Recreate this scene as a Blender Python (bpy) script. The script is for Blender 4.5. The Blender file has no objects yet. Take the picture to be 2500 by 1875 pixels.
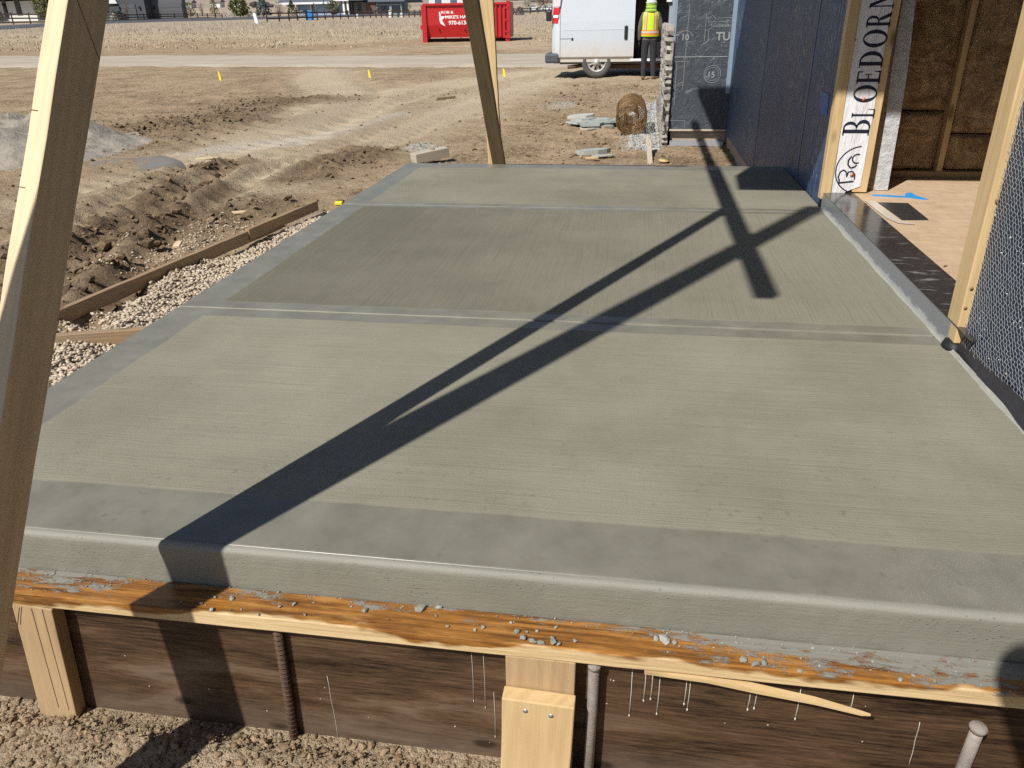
import bpy, bmesh, math, random
import numpy as np
from mathutils import Vector, Matrix
random.seed(7)
S = bpy.context.scene
COL = S.collection
D = bpy.data

# ------------------------------------------------------------------ camera, sky, sun, exposure
yaw, pitch, roll = math.radians(-9.312), math.radians(25.5), math.radians(-1.056)
fw = Vector((math.sin(yaw)*math.cos(pitch), math.cos(yaw)*math.cos(pitch), -math.sin(pitch)))
r0 = Vector((math.cos(yaw), -math.sin(yaw), 0)); u0 = r0.cross(fw)
rx = math.cos(roll)*r0 + math.sin(roll)*u0
ux = -math.sin(roll)*r0 + math.cos(roll)*u0
cam = D.cameras.new('camera'); cam.sensor_width = 36; cam.lens = 1880/2500*36
cam.clip_start = 0.05; cam.clip_end = 5000
co = D.objects.new('camera', cam); COL.objects.link(co)
m = Matrix((rx, ux, -fw)).transposed().to_4x4(); m.translation = (0, 0, 1.1)
co.matrix_world = m
S.camera = co
SUN_AZ, SUN_EL = math.radians(32), math.radians(46.9)      # shadows fall towards +X +Y
to_sun = Vector((-math.sin(SUN_AZ)*math.cos(SUN_EL), -math.cos(SUN_AZ)*math.cos(SUN_EL), math.sin(SUN_EL)))
W = D.worlds.new('World'); S.world = W; W.use_nodes = True
nt = W.node_tree; nt.nodes.clear()
sk = nt.nodes.new('ShaderNodeTexSky'); sk.sky_type = 'NISHITA'; sk.sun_disc = False
sk.sun_elevation = SUN_EL
sk.sun_rotation = math.atan2(to_sun.x, to_sun.y)
sk.altitude = 1500; sk.dust_density = 2.2
bg = nt.nodes.new('ShaderNodeBackground'); bg.inputs[1].default_value = 0.07
wo = nt.nodes.new('ShaderNodeOutputWorld')
nt.links.new(sk.outputs[0], bg.inputs[0]); nt.links.new(bg.outputs[0], wo.inputs[0])
sl = D.lights.new('sun', 'SUN'); sl.energy = 4.9; sl.angle = math.radians(0.53); sl.color = (1, 0.95, 0.87)
so = D.objects.new('sun', sl); COL.objects.link(so)
so.rotation_euler = to_sun.to_track_quat('Z', 'Y').to_euler(); so.location = (-5, -8, 12)
S.view_settings.view_transform = 'Standard'; S.view_settings.look = 'None'
S.view_settings.gamma = 1; S.view_settings.use_curve_mapping = False
S.view_settings.exposure = 0.15
S.cycles.use_denoising = False
S.cycles.max_bounces = 8
S.cycles.diffuse_bounces = 6
S.cycles.caustics_reflective = False
S.cycles.caustics_refractive = False
S.cycles.sample_clamp_indirect = 3

# ------------------------------------------------------------------ helpers
class MB:
    """collects boxes, tubes, lathes, polygons and links them as ONE mesh object"""
    def __init__(s): s.v = []; s.f = []; s.sm = []
    def poly(s, pts, smooth=False):
        b = len(s.v); s.v += [tuple(p) for p in pts]; s.f.append(tuple(range(b, b+len(pts)))); s.sm.append(smooth)
    def add(s, vs, fs, smooth=False):
        b = len(s.v); s.v += [tuple(p) for p in vs]
        for f in fs: s.f.append(tuple(b+i for i in f)); s.sm.append(smooth)
    def box(s, x0, x1, y0, y1, z0, z1, M=None):
        vs = [Vector((x, y, z)) for z in (z0, z1) for y in (y0, y1) for x in (x0, x1)]
        if M is not None: vs = [M @ v for v in vs]
        s.add(vs, [(0,2,3,1),(4,5,7,6),(0,1,5,4),(2,6,7,3),(0,4,6,2),(1,3,7,5)])
    def prism(s, pts, axis, a, b):
        """pts: 2D outline extruded along axis ('X','Y','Z') from a to b"""
        def mk(p, t): return {'X': (t, p[0], p[1]), 'Y': (p[0], t, p[1]), 'Z': (p[0], p[1], t)}[axis]
        n = len(pts); vs = [mk(p, a) for p in pts] + [mk(p, b) for p in pts]
        s.add(vs, [tuple(range(n-1, -1, -1)), tuple(range(n, 2*n))] + [(i, (i+1) % n, n+(i+1) % n, n+i) for i in range(n)])
    def tube(s, pts, r, n=6, closed=False, caps=True):
        pts = [Vector(p) for p in pts]; k = len(pts); rings = []
        for i, p in enumerate(pts):
            a = pts[(i-1) % k] if (closed or i > 0) else p
            c = pts[(i+1) % k] if (closed or i < k-1) else p
            t = (c-a).normalized()
            up = Vector((0, 0, 1)) if abs(t.z) < .9 else Vector((1, 0, 0))
            q = t.cross(up).normalized(); w = q.cross(t)
            rr = r[i] if isinstance(r, (list, tuple)) else r
            rings.append([p + (q*math.cos(2*math.pi*j/n) + w*math.sin(2*math.pi*j/n))*rr for j in range(n)])
        vs = [v for rg in rings for v in rg]; fs = []
        for i in range(k if closed else k-1):
            for j in range(n):
                fs.append((i*n+j, i*n+(j+1) % n, ((i+1) % k)*n+(j+1) % n, ((i+1) % k)*n+j))
        if caps and not closed: fs += [tuple(range(n-1, -1, -1)), tuple(range((k-1)*n, k*n))]
        s.add(vs, fs, n > 4)
    def loft(s, rings, smooth=True, caps=True):
        n = len(rings[0]); vs = [p for rg in rings for p in rg]; fs = []
        for i in range(len(rings)-1):
            for j in range(n): fs.append((i*n+j, i*n+(j+1) % n, (i+1)*n+(j+1) % n, (i+1)*n+j))
        if caps: fs += [tuple(range(n-1, -1, -1)), tuple(range((len(rings)-1)*n, len(rings)*n))]
        s.add(vs, fs, smooth)
    def disc(s, c, nrm, r, n=12, th=0.004):
        c = Vector(c); nrm = Vector(nrm).normalized(); up = Vector((0,0,1)) if abs(nrm.z) < .9 else Vector((1,0,0))
        s.tube([c - nrm*0.001, c + nrm*th], r, n)
    def build(s, name, mat, parent=None, label=None, kind=None):
        me = D.meshes.new(name); me.from_pydata(s.v, [], s.f)
        me.polygons.foreach_set('use_smooth', s.sm)
        me.materials.append(mat); me.update()
        return link(name, me, parent, label, kind)

def link(name, me, parent=None, label=None, kind=None, mat=None):
    o = D.objects.new(name, me); COL.objects.link(o)
    if mat is not None: o.matrix_world = mat
    if parent is not None: attach(o, parent)
    if label: o['label'] = label
    if kind: o['kind'] = kind
    return o
def world_of(o):
    M = o.matrix_basis.copy()
    if o.parent is not None: M = world_of(o.parent) @ o.matrix_parent_inverse @ M
    return M
def attach(o, p):
    o.parent = p; o.matrix_parent_inverse = world_of(p).inverted()
def thing(name, label, cat, loc=(0,0,0), group=None, kind=None):
    o = D.objects.new(name, None); COL.objects.link(o); o.location = loc; o.empty_display_size = .1
    return tag(o, label, cat, group)
def tag(o, label, cat, group=None):
    o['label'] = label; o['category'] = cat
    if group: o['group'] = group
    return o
def copy_tree(o, parent=None):
    c = o.copy(); COL.objects.link(c)
    if parent is not None: c.parent = parent
    for ch in o.children: copy_tree(ch, c)
    return c
def bevel(o, w=.003, seg=1):
    md = o.modifiers.new('bevel', 'BEVEL'); md.width = w; md.segments = seg; md.limit_method = 'ANGLE'; md.angle_limit = math.radians(40)
    return o
def fr(p0, p1, side):
    """frame with X along p0->p1, Y as near as possible to side"""
    p0, p1 = Vector(p0), Vector(p1); x = (p1-p0).normalized(); y = Vector(side); y = (y - x*y.dot(x)).normalized(); z = x.cross(y)
    M = Matrix((x, y, z)).transposed().to_4x4(); M.translation = p0
    return M, (p1-p0).length
def lumber(name, p0, p1, side, w, t, mat, parent=None, bev=.003, wav=0.0, seed=0):
    """board from p0 to p1, w wide along side, t thick, mesh local X along the grain"""
    M, L = fr(p0, p1, side); n = max(2, int(L/.12)) if wav else 1
    rd = random.Random(seed); mb = MB(); rings = []
    for i in range(n+1):
        x = L*i/n; a = rd.uniform(-1, 1)*wav; b = rd.uniform(-1, 1)*wav
        rings.append([(x, -w/2+a, -t/2), (x, w/2+b, -t/2), (x, w/2+b, t/2), (x, -w/2+a, t/2)])
    mb.loft(rings, smooth=False)
    me = D.meshes.new(name); me.from_pydata(mb.v, [], mb.f); me.materials.append(mat); me.update()
    o = link(name, me, None, mat=M)
    if parent is not None: attach(o, parent)
    if bev: bevel(o, bev, 2)
    return o

# ------------------------------------------------------------------ material helpers
class NT:
    def __init__(s, name, rough=.8, metal=0.0, spec=.5):
        s.m = D.materials.new(name); s.m.use_nodes = True; s.t = s.m.node_tree
        s.b = s.t.nodes['Principled BSDF']
        s.b.inputs['Roughness'].default_value = rough; s.b.inputs['Metallic'].default_value = metal
        s.b.inputs['Specular IOR Level'].default_value = spec
        s.tc = s.t.nodes.new('ShaderNodeTexCoord')
    def n(s, t, **k):
        x = s.t.nodes.new(t)
        for a, b in k.items(): setattr(x, a, b)
        return x
    def l(s, a, b): s.t.links.new(a, b)
    def coord(s, scale=(1,1,1), loc=(0,0,0), src='Object', rot=(0,0,0)):
        mp = s.n('ShaderNodeMapping'); mp.inputs['Scale'].default_value = scale; mp.inputs['Location'].default_value = loc; mp.inputs['Rotation'].default_value = rot
        s.l(s.tc.outputs[src], mp.inputs[0]); return mp.outputs[0]
    def noise(s, scale=1, det=4, rough=.6, vec=None, dist=0.0):
        x = s.n('ShaderNodeTexNoise'); x.inputs['Scale'].default_value = scale; x.inputs['Detail'].default_value = det
        x.inputs['Roughness'].default_value = rough; x.inputs['Distortion'].default_value = dist
        s.l(vec if vec is not None else s.coord(), x.inputs['Vector']); return x.outputs['Fac']
    def vor(s, scale=1, vec=None, feat='F1', rnd=1.0):
        x = s.n('ShaderNodeTexVoronoi', feature=feat); x.inputs['Scale'].default_value = scale; x.inputs['Randomness'].default_value = rnd
        s.l(vec if vec is not None else s.coord(), x.inputs['Vector']); return x
    def ramp(s, fac, stops):
        x = s.n('ShaderNodeValToRGB'); e = x.color_ramp.elements
        while len(e) < len(stops): e.new(.5)
        for i, (p, c) in enumerate(stops):
            e[i].position = p; e[i].color = (c, c, c, 1) if isinstance(c, (int, float)) else (*c, 1)
        s.l(fac, x.inputs[0]); return x.outputs[0]
    def val(s, v):
        x = s.n('ShaderNodeValue'); x.outputs[0].default_value = v; return x.outputs[0]
    def mix(s, fac, a, b, mode='MIX'):
        x = s.n('ShaderNodeMix', data_type='RGBA', blend_type=mode)
        for sock, v in ((x.inputs[0], fac), (x.inputs[6], a), (x.inputs[7], b)):
            if isinstance(v, (int, float)): sock.default_value = v if sock.type == 'VALUE' else (v, v, v, 1)
            elif isinstance(v, tuple): sock.default_value = (*v, 1)
            else: s.l(v, sock)
        return x.outputs[2]
    def math(s, op, a, b=0.0, clamp=False):
        x = s.n('ShaderNodeMath', operation=op, use_clamp=clamp)
        for sock, v in ((x.inputs[0], a), (x.inputs[1], b)):
            if isinstance(v, (int, float)): sock.default_value = v
            else: s.l(v, sock)
        return x.outputs[0]
    def sep(s, vec=None):
        x = s.n('ShaderNodeSeparateXYZ'); s.l(vec if vec is not None else s.tc.outputs['Object'], x.inputs[0]); return x.outputs
    def attr(s, name):
        x = s.n('ShaderNodeAttribute'); x.attribute_name = name; return x.outputs['Fac']
    def step(s, v, a, b):
        x = s.n('ShaderNodeMapRange'); x.inputs[1].default_value = a; x.inputs[2].default_value = b; x.clamp = True
        s.l(v, x.inputs[0]); return x.outputs[0]
    def col(s, c):
        if isinstance(c, tuple): s.b.inputs['Base Color'].default_value = (*c, 1)
        else: s.l(c, s.b.inputs['Base Color'])
        return s
    def rough(s, v): s.l(v, s.b.inputs['Roughness']); return s
    def bump(s, h, strength=.3, dist=.01):
        x = s.n('ShaderNodeBump'); x.inputs['Strength'].default_value = strength; x.inputs['Distance'].default_value = dist
        s.l(h, x.inputs['Height']); s.l(x.outputs[0], s.b.inputs['Normal']); return s

def plain(name, c, rough=.6, metal=0.0, var=.12, scale=8, bump=0.0):
    t = NT(name, rough, metal)
    n = t.noise(scale, 5)
    t.col(t.mix(n, tuple(x*(1-var) for x in c), tuple(min(1, x*(1+var)) for x in c)))
    if bump: t.bump(t.noise(scale*6, 4), bump, .005)
    return t.m
def wood(name, light, dark, rough=.6, ring=38, knots=True, weather=0.0, kscale=3.0, grey=(.12,.1,.085)):
    t = NT(name, rough, spec=.3)
    c = t.coord((.55, 1, 1))
    d = t.noise(2.2, 2, .5, c)
    # growth rings: distorted distance bands, long along X
    wv = t.n('ShaderNodeTexWave', wave_type='BANDS', bands_direction='DIAGONAL', wave_profile='SIN')
    wv.inputs['Scale'].default_value = ring*.8; wv.inputs['Distortion'].default_value = 14; wv.inputs['Detail'].default_value = 3
    wv.inputs['Detail Scale'].default_value = .35
    t.l(t.coord((.05, 1, .8)), wv.inputs['Vector'])
    fine = t.noise(1, 5, .65, t.coord((5, 260, 260)))
    big = t.noise(1, 3, .6, t.coord((1.1, 5, 5), (2,7,1)))
    g = t.math('ADD', t.math('MULTIPLY', t.math('MULTIPLY', wv.outputs['Fac'], t.step(big, .3, .75)), .42), t.math('MULTIPLY', fine, .6))
    col = t.mix(t.ramp(g, [(.22, 0.0), (.85, 1.0)]), light, dark)
    col = t.mix(t.math('MULTIPLY', t.step(t.noise(1, 3, .6, t.coord((1.6, 12, 12), (3,1,5))), .5, .75), .35), col, tuple(x*.72 for x in dark))
    if weather:
        wn = t.step(t.noise(1.0, 5, .7, t.coord((2.2, 16, 16), (9,2,1))), .5, .72)
        col = t.mix(t.math('MULTIPLY', wn, weather), col, grey)
    if knots:
        v = t.vor(kscale, t.coord((.8, 2.2, 2.2), (.3,.1,.7)))
        k = t.step(v.outputs['Distance'], .16, .08)
        col = t.mix(t.math('MULTIPLY', k, .85), col, tuple(x*.38 for x in dark))
    t.col(col); t.bump(fine, .3, .0015)
    return t.m
# ------------------------------------------------------------------ numpy noise
def _hash(ix, iy, seed):
    h = (ix.astype(np.int64)*374761393 + iy.astype(np.int64)*668265263 + seed*1442695041) & 0x7fffffff
    h = ((h ^ (h >> 13))*1274126177) & 0x7fffffff
    return ((h ^ (h >> 16)) & 0xffff)/65535.0
def vnoise(x, y, seed=0):
    ix, iy = np.floor(x), np.floor(y); fx, fy = x-ix, y-iy
    fx = fx*fx*(3-2*fx); fy = fy*fy*(3-2*fy)
    a = _hash(ix, iy, seed); b = _hash(ix+1, iy, seed); c = _hash(ix, iy+1, seed); d = _hash(ix+1, iy+1, seed)
    return (a*(1-fx)+b*fx)*(1-fy) + (c*(1-fx)+d*fx)*fy
def fbm(x, y, f, oc=4, seed=0, g=.5):
    r = 0; a = 1; s = 0
    for i in range(oc):
        r = r + a*vnoise(x*f, y*f, seed+i*17); s += a; a *= g; f *= 2.03
    return r/s - .5
PROF = [(-30,-.5),(11,-.5),(20,-.33),(42,-.03),(60,.35),(85,.8),(100,1.1),(130,1.75),(200,3.2),(400,9),(800,26),(1500,70),(4000,160)]
def gz(Y): return np.interp(Y, [a for a, b in PROF], [b for a, b in PROF])
def segdist(x, y, pts):
    d = np.full(np.shape(x), 1e9)
    for (ax, ay), (bx, by) in zip(pts[:-1], pts[1:]):
        vx, vy = bx-ax, by-ay; t = np.clip(((x-ax)*vx+(y-ay)*vy)/(vx*vx+vy*vy), 0, 1)
        d = np.minimum(d, np.hypot(x-ax-t*vx, y-ay-t*vy))
    return d
RUT_A = [(-3.55,3.6),(-3.8,4.5),(-4.35,5.9),(-4.65,7.3),(-4.9,8.9),(-4.75,9.6)]
RUT_B = [(-3.75,4.4),(-3.9,6.0),(-3.82,7.5),(-3.78,9.3),(-3.5,11.1)]
RUT_C = [(-9.2,10.2),(-8.15,11),(-8.1,12),(-7.6,13.5),(-6.9,16.5)]
TRK = [(-4.5,6.8),(-4.35,7.8),(-4.1,9.25),(-3.73,11.7),(-3.4,15.1),(-2.6,19.4),(-1.0,25)]
TRK2 = [(-9.6,24),(-7.95,20.2),(-6.6,17.7),(-6.1,15.2),(-5.9,13.5),(-5.6,10)]
TRK3 = [(-3.0,23),(-4.1,21),(-5.3,18.5),(-5.76,15.8),(-5.5,13)]
def masks(x, y):
    g = lambda p, w: np.exp(-(segdist(x, y, p)/w)**2)
    rut = np.clip(g(RUT_A, .62)+.9*g(RUT_B, .55)+.75*g(RUT_C, 1.2)+.45*np.clip(fbm(x, y, .33, 3, 101)*5+.25, 0, 1)*np.clip((-2.9-x)/1.2, 0, 1)*np.clip((13-y)/4, 0, 1)*np.clip((x+12)/2, 0, 1), 0, 1)
    rut = rut*np.clip(.55+2.2*fbm(x, y, .9, 3, 5), 0, 1.3)
    trk = np.clip(g(TRK, .85)+.6*g([(p_[0]-1.55, p_[1]) for p_ in TRK], .35)+.95*g(TRK2, .9)+.8*g(TRK3, .75), 0, 1)
    return rut, trk
def ground_h(x, y):
    rut, trk = masks(x, y); z = gz(y)
    near = np.clip((30-y)/12, 0, 1)*np.clip((20-np.abs(x))/6, 0, 1)
    z = z + near*(.07*fbm(x, y, .5, 3, 1) + (.085*fbm(x, y, 2.6, 4, 2) + .05*fbm(x, y, 10, 4, 4))*(1-.75*trk))
    lum = np.maximum(fbm(x, y, 9, 4, 9, .6), -.12)
    z = z + near*rut*(.025 + .25*lum) - near*trk*.02
    # tyre lugs pressed into the tracks
    dA = segdist(x, y, TRK); z = z + near*np.exp(-((dA-.34)/.17)**2)*(.022*np.sin(y*21+3*np.sin(x*9))-.03)
    dC = segdist(x, y, [(p_[0]-1.55, p_[1]) for p_ in TRK]); z = z + near*np.exp(-(dC/.2)**2)*(.02*np.sin(y*21+x*8)-.03)
    for T_ in (TRK2, TRK3): dB = segdist(x, y, T_); z = z + near*np.exp(-((dB-.8)/.22)**2)*(.02*np.sin(y*13+x*7)-.04)
    for ox in (-.55, .0, .5): dR = segdist(x, y, [(p_[0]+ox, p_[1]) for p_ in RUT_A]); z = z + near*np.exp(-(dR/.12)**2)*(-.05+.03*np.sin(y*26+x*10)) + near*.035*np.exp(-((dR-.24)/.09)**2)
    z = z + np.clip((y-14)/20, 0, 1)*np.clip((400-y)/100, 0, 1)*.10*fbm(x, y, .35, 4, 3)
    z = z + np.clip((y-230)/300, 0, 1)*(9*fbm(x, y, .004, 4, 11) + 5*fbm(x, y, .012, 3, 12))
    # keep it clear of the slab, the form and the house floor
    inside = (x > -1.98) & (y > 1.22) & (y < 6.6) & (x < 1.3)
    z = np.where(inside, np.minimum(z, -.52), z)
    house = (x > 1.0) & (y < 14) | (x > .3) & (y > 10.6) & (y < 16)
    z = np.where(house, np.minimum(z, -.505), z)
    return z
def grow(a, b, st, k, far):
    r = [a]; s = st
    while r[-1] < far: s *= k; r.append(r[-1]+s)
    return r
def gh(x, y): return float(ground_h(np.array([float(x)]), np.array([float(y)]))[0])

def mesh_np(name, V, F, mat, attrs=None, smooth=True):
    me = D.meshes.new(name); V = np.asarray(V, np.float32); F = np.asarray(F, np.int32); k = F.shape[1]
    me.vertices.add(len(V)); me.vertices.foreach_set('co', V.ravel())
    me.loops.add(F.size); me.loops.foreach_set('vertex_index', F.ravel())
    me.polygons.add(len(F)); me.polygons.foreach_set('loop_start', np.arange(0, F.size, k, dtype=np.int32))
    me.polygons.foreach_set('use_smooth', np.full(len(F), smooth))
    me.update(calc_edges=True)
    for a, vals in (attrs or {}).items():
        at = me.attributes.new(a, 'FLOAT', 'POINT'); at.data.foreach_set('value', np.asarray(vals, np.float32).ravel())
    me.materials.append(mat); return me

ICO = None
def ico():
    bm = bmesh.new(); bmesh.ops.create_icosphere(bm, subdivisions=1, radius=1); bm.verts.ensure_lookup_table()
    V = np.array([v.co[:] for v in bm.verts]); F = np.array([[v.index for v in f.verts] for f in bm.faces]); bm.free(); return V, F
def lumps(name, P, size, mat, flat=(.6,1), parent=None, kind='stuff', seed=1, smooth=False):
    """many small stones or clods as one mesh: jittered, stretched and turned icosahedra"""
    V, F = ico(); rs = np.random.RandomState(seed); n = len(P); k = len(V)
    sc = np.asarray(size).reshape(n,1,1)
    st = np.stack([rs.uniform(.75,1.3,n), rs.uniform(.75,1.3,n), rs.uniform(flat[0],flat[1],n)], 1).reshape(n,1,3)
    J = V[None]*(1+rs.uniform(-.34,.30,(n,k,1)))*st
    th = rs.uniform(0, 2*np.pi, n); c, s = np.cos(th)[:,None], np.sin(th)[:,None]
    ti = rs.uniform(-.5,.5,n)[:,None]
    x = J[...,0]*c - J[...,1]*s; y = J[...,0]*s + J[...,1]*c; z = J[...,2] + ti*x*.5
    VV = (np.stack([x,y,z], 2)*sc + np.asarray(P).reshape(n,1,3)).reshape(-1,3)
    FF = (F[None] + (np.arange(n)*k)[:,None,None]).reshape(-1,3)
    rnd = np.repeat(rs.uniform(0,1,n), k)
    return link(name, mesh_np(name, VV, FF, mat, {'rnd': rnd}, smooth), parent, kind=kind)

# ------------------------------------------------------------------ materials
def mat_ground():
    t = NT('dirt', .95, spec=.2)
    moist, dust, grass, gravel, far = (t.attr(a) for a in ('moist','dust','grass','gravel','far'))
    n1 = t.noise(1.3, 6, .65); n2 = t.noise(14, 6, .7); n3 = t.noise(60, 4, .7)
    base = t.mix(t.ramp(n1, [(.38,0.0),(.62,1.0)]), (.20,.138,.082), (.41,.30,.19))
    base = t.mix(t.math('MULTIPLY', t.step(n2, .42, .62), .65), base, (.53,.415,.28))
    base = t.mix(t.math('MULTIPLY', t.step(n3, .55, .7), .6), base, (.135,.093,.056))
    base = t.mix(t.math('MULTIPLY', t.step(n3, .36, .28), .4), base, (.60,.52,.40))
    base = t.mix(t.math('MULTIPLY', dust, .85), base, t.mix(n2, (.50,.405,.28), (.66,.565,.42)))
    base = t.mix(t.math('MULTIPLY', moist, t.step(n2, .3, .6)), base, (.13,.09,.055))
    base = t.mix(gravel, base, t.mix(n2, (.45,.41,.35), (.6,.56,.5)))
    # streaky dry grass far out
    g1 = t.noise(1, 6, .75, t.coord((.22, .35, 1))); g2 = t.noise(1, 5, .75, t.coord((1.3, .9, 1)))
    gc = t.mix(t.ramp(g1, [(.35,0.0),(.65,1.0)]), (.47,.375,.25), (.34,.27,.185))
    gc = t.mix(t.math('MULTIPLY', t.step(g2, .5, .68), .6), gc, (.60,.51,.36)); gc = t.mix(t.math('MULTIPLY', t.step(g2, .46, .36), .45), gc, (.27,.215,.16))
    gy = t.sep()[1]; gc = t.mix(t.math('MULTIPLY', t.step(t.math('ADD', gy, t.math('MULTIPLY', t.noise(.3, 4), 14)), 68, 80), .6), gc, (.36,.30,.235))
    base = t.mix(grass, base, gc)
    fn = t.noise(1, 5, .65, t.coord((.012, .006, 1)))
    fn2 = t.step(t.noise(1, 5, .7, t.coord((.05, .02, 1), (5,3,0))), .5, .62)
    fc = t.mix(t.ramp(fn, [(.42,0.0),(.5,1.0)]), (.44,.37,.265), (.33,.27,.22))
    fc = t.mix(t.math('MULTIPLY', fn2, .6), fc, (.20,.165,.16))
    base = t.mix(far, base, fc)
    t.col(base)
    h = t.math('ADD', t.math('MULTIPLY', n2, .6), t.math('MULTIPLY', n3, .4))
    t.bump(h, 1.0, .06)
    return t.m
def mat_lumps(name, a, b, c, rough=.95):
    t = NT(name, rough, spec=.2); r = t.attr('rnd'); n = t.noise(60, 3)
    t.col(t.mix(t.math('MULTIPLY', t.step(n, .45, .7), .5), t.mix(r, a, b), c)); t.bump(n, .4, .004); return t.m
def mat_concrete(name, along):
    t = NT(name, .75, spec=.4)
    x, y, z = t.sep()[:3]
    wob = t.math('MULTIPLY', t.math('SUBTRACT', t.noise(2.2, 6, .7), .5), .034)
    X = t.math('ADD', x, wob); Y = t.math('ADD', y, wob)
    def band(a, b): return t.math('MULTIPLY', t.step(Y, a-.006, a+.006), t.step(Y, b+.006, b-.006))
    tr = t.step(X, -1.745, -1.757)
    for a, b in ((1.0, 1.54), (2.785, 2.958), (4.82, 4.955), (6.27, 7.0)): tr = t.math('MAXIMUM', tr, band(a, b))
    sc = (1.2, 190, 1) if along == 'X' else (190, 1.2, 1)
    sc2 = (.5, 46, 1) if along == 'X' else (60, .35, 1)
    wv_ = t.math('MULTIPLY', t.math('SUBTRACT', t.noise(2.3, 3, .55), .5), .030)
    cmb = t.n('ShaderNodeCombineXYZ'); t.l(t.math('ADD', x, wv_), cmb.inputs[0]); t.l(t.math('ADD', y, wv_), cmb.inputs[1])
    def sc_(v): m_ = t.n('ShaderNodeMapping'); m_.inputs['Scale'].default_value = v; t.l(cmb.outputs[0], m_.inputs[0]); return m_.outputs[0]
    ln = t.noise(1, 4, .75, sc_(sc)); ln2 = t.noise(1, 3, .6, sc_(sc2))
    big = t.noise(1.1, 5, .62); med = t.noise(7, 4, .6)
    tone = {'slab_near': ((.205,.194,.146),(.305,.291,.228)), 'slab_mid': ((.145,.138,.102),(.24,.229,.178)), 'slab_far': ((.19,.181,.137),(.275,.263,.208))}[name]
    if name == 'slab_mid':   # wetter in the middle, drying to the right
        big = t.math('ADD', t.math('MULTIPLY', big, .6), t.math('MULTIPLY', t.step(x, -1.6, 1.0), .45))
    bc = t.mix(t.ramp(big, [(.3,0.0),(.7,1.0)]), *tone)
    bc = t.mix(t.math('MULTIPLY', t.step(ln, .48, .32), .42), bc, tuple(v*.62 for v in tone[0]))
    bc = t.mix(t.math('MULTIPLY', t.step(ln2, .54, .70), .10), bc, tuple(v*1.25 for v in tone[1]))
    bl = t.math('MULTIPLY', t.step(t.noise(2.6, 6, .62, t.coord((1,1,1),(7,3,0))), .48, .70), .20)
    bc = t.mix(bl, bc, tuple(v*.66 for v in tone[0]))
    sm = t.mix(t.ramp(med, [(.3,0.0),(.7,1.0)]), (.165,.16,.128), (.228,.221,.18))
    # water drops and darker damp flecks near the front
    v = t.vor(30, t.coord((1, .8, 1))); sp = t.step(v.outputs['Distance'], .34, .14)
    sp = t.math('MULTIPLY', sp, t.step(t.noise(40, 2), .45, .6))
    zone = t.math('MULTIPLY', t.step(t.noise(2.1, 3, .6, t.coord((1,1,1),(4,2,0))), .42, .56), t.step(y, 2.6, 1.7))
    sp = t.math('MULTIPLY', t.math('MULTIPLY', sp, zone), .38)
    c = t.mix(tr, bc, sm)
    c = t.mix(sp, c, (.11,.11,.09))
    edge = t.math('MULTIPLY', t.step(t.math('ADD', x, t.math('MULTIPLY', t.math('SUBTRACT', med, .5), .25)), .98, 1.12), .35)
    c = t.mix(edge, c, (.2,.195,.155))
    t.col(c)
    t.rough(t.math('ADD', t.math('MULTIPLY', tr, -.44), t.math('ADD', .74, t.math('MULTIPLY', med, .1))))
    hb = t.math('MULTIPLY', t.math('ADD', ln, t.math('MULTIPLY', t.noise(150, 3), .6)), t.math('SUBTRACT', 1.0, t.math('MULTIPLY', tr, .9)))
    t.bump(hb, .6, .0045)
    return t.m
M = {}
M['ground'] = mat_ground()
M['slab_near'] = mat_concrete('slab_near', 'X'); M['slab_mid'] = mat_concrete('slab_mid', 'Y'); M['slab_far'] = mat_concrete('slab_far', 'X')
def mat_riser():
    t = NT('riser_concrete', .62, spec=.4); n = t.noise(5, 5, .6); p = t.math('ADD', t.math('MULTIPLY', t.noise(1, 5, .75, t.coord((120, 120, 210))), .6), t.math('MULTIPLY', t.noise(1, 4, .7, t.coord((9, 30, 170))), .5))
    v = t.vor(1, t.coord((70, 70, 95)))
    pit = t.math('MULTIPLY', t.step(v.outputs['Distance'], .20, .10), t.step(t.noise(9, 3), .5, .6))
    z = t.sep()[2]
    base = t.mix(n, (.185,.182,.15), (.265,.26,.217))
    base = t.mix(t.math('MULTIPLY', pit, .6), base, (.09,.115,.098))
    base = t.mix(t.math('MULTIPLY', t.step(z, -.013, -.006), .3), base, (.31,.31,.275))  # lighter lip: the nose highlight is put into the colour
    t.col(base)
    t.bump(t.math('SUBTRACT', p, t.math('MULTIPLY', pit, .6)), .6, .004); return t.m
M['riser'] = mat_riser()
M['groove'] = plain('joint_highlight_concrete', (.60,.61,.58), .4, var=.1)  # paler than the slab: paints the bright highlight along the joints
M['clod'] = mat_lumps('clods', (.075,.05,.032), (.25,.18,.112), (.36,.27,.175))
M['soil'] = mat_lumps('soil_crumbs', (.14,.095,.057), (.32,.235,.15), (.42,.325,.22))
M['pea'] = mat_lumps('pea_gravel', (.36,.29,.21), (.62,.54,.43), (.46,.36,.25), .8)
M['crumb'] = mat_lumps('cement_crumbs', (.2,.2,.17), (.40,.40,.36), (.28,.28,.25), .7)
M['greygravel'] = mat_lumps('grey_gravel', (.25,.26,.27), (.5,.5,.49), (.35,.36,.37), .8)
M['pine'] = wood('pine_lumber', (.66,.49,.27), (.50,.335,.15), ring=26)
M['pine_pale'] = wood('pale_lumber', (.76,.61,.40), (.60,.45,.275), ring=34, weather=.2, kscale=1.6)
M['pine_old'] = wood('used_lumber', (.50,.36,.21), (.36,.235,.12), ring=30, weather=.4)
M['form_dark'] = None
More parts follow.
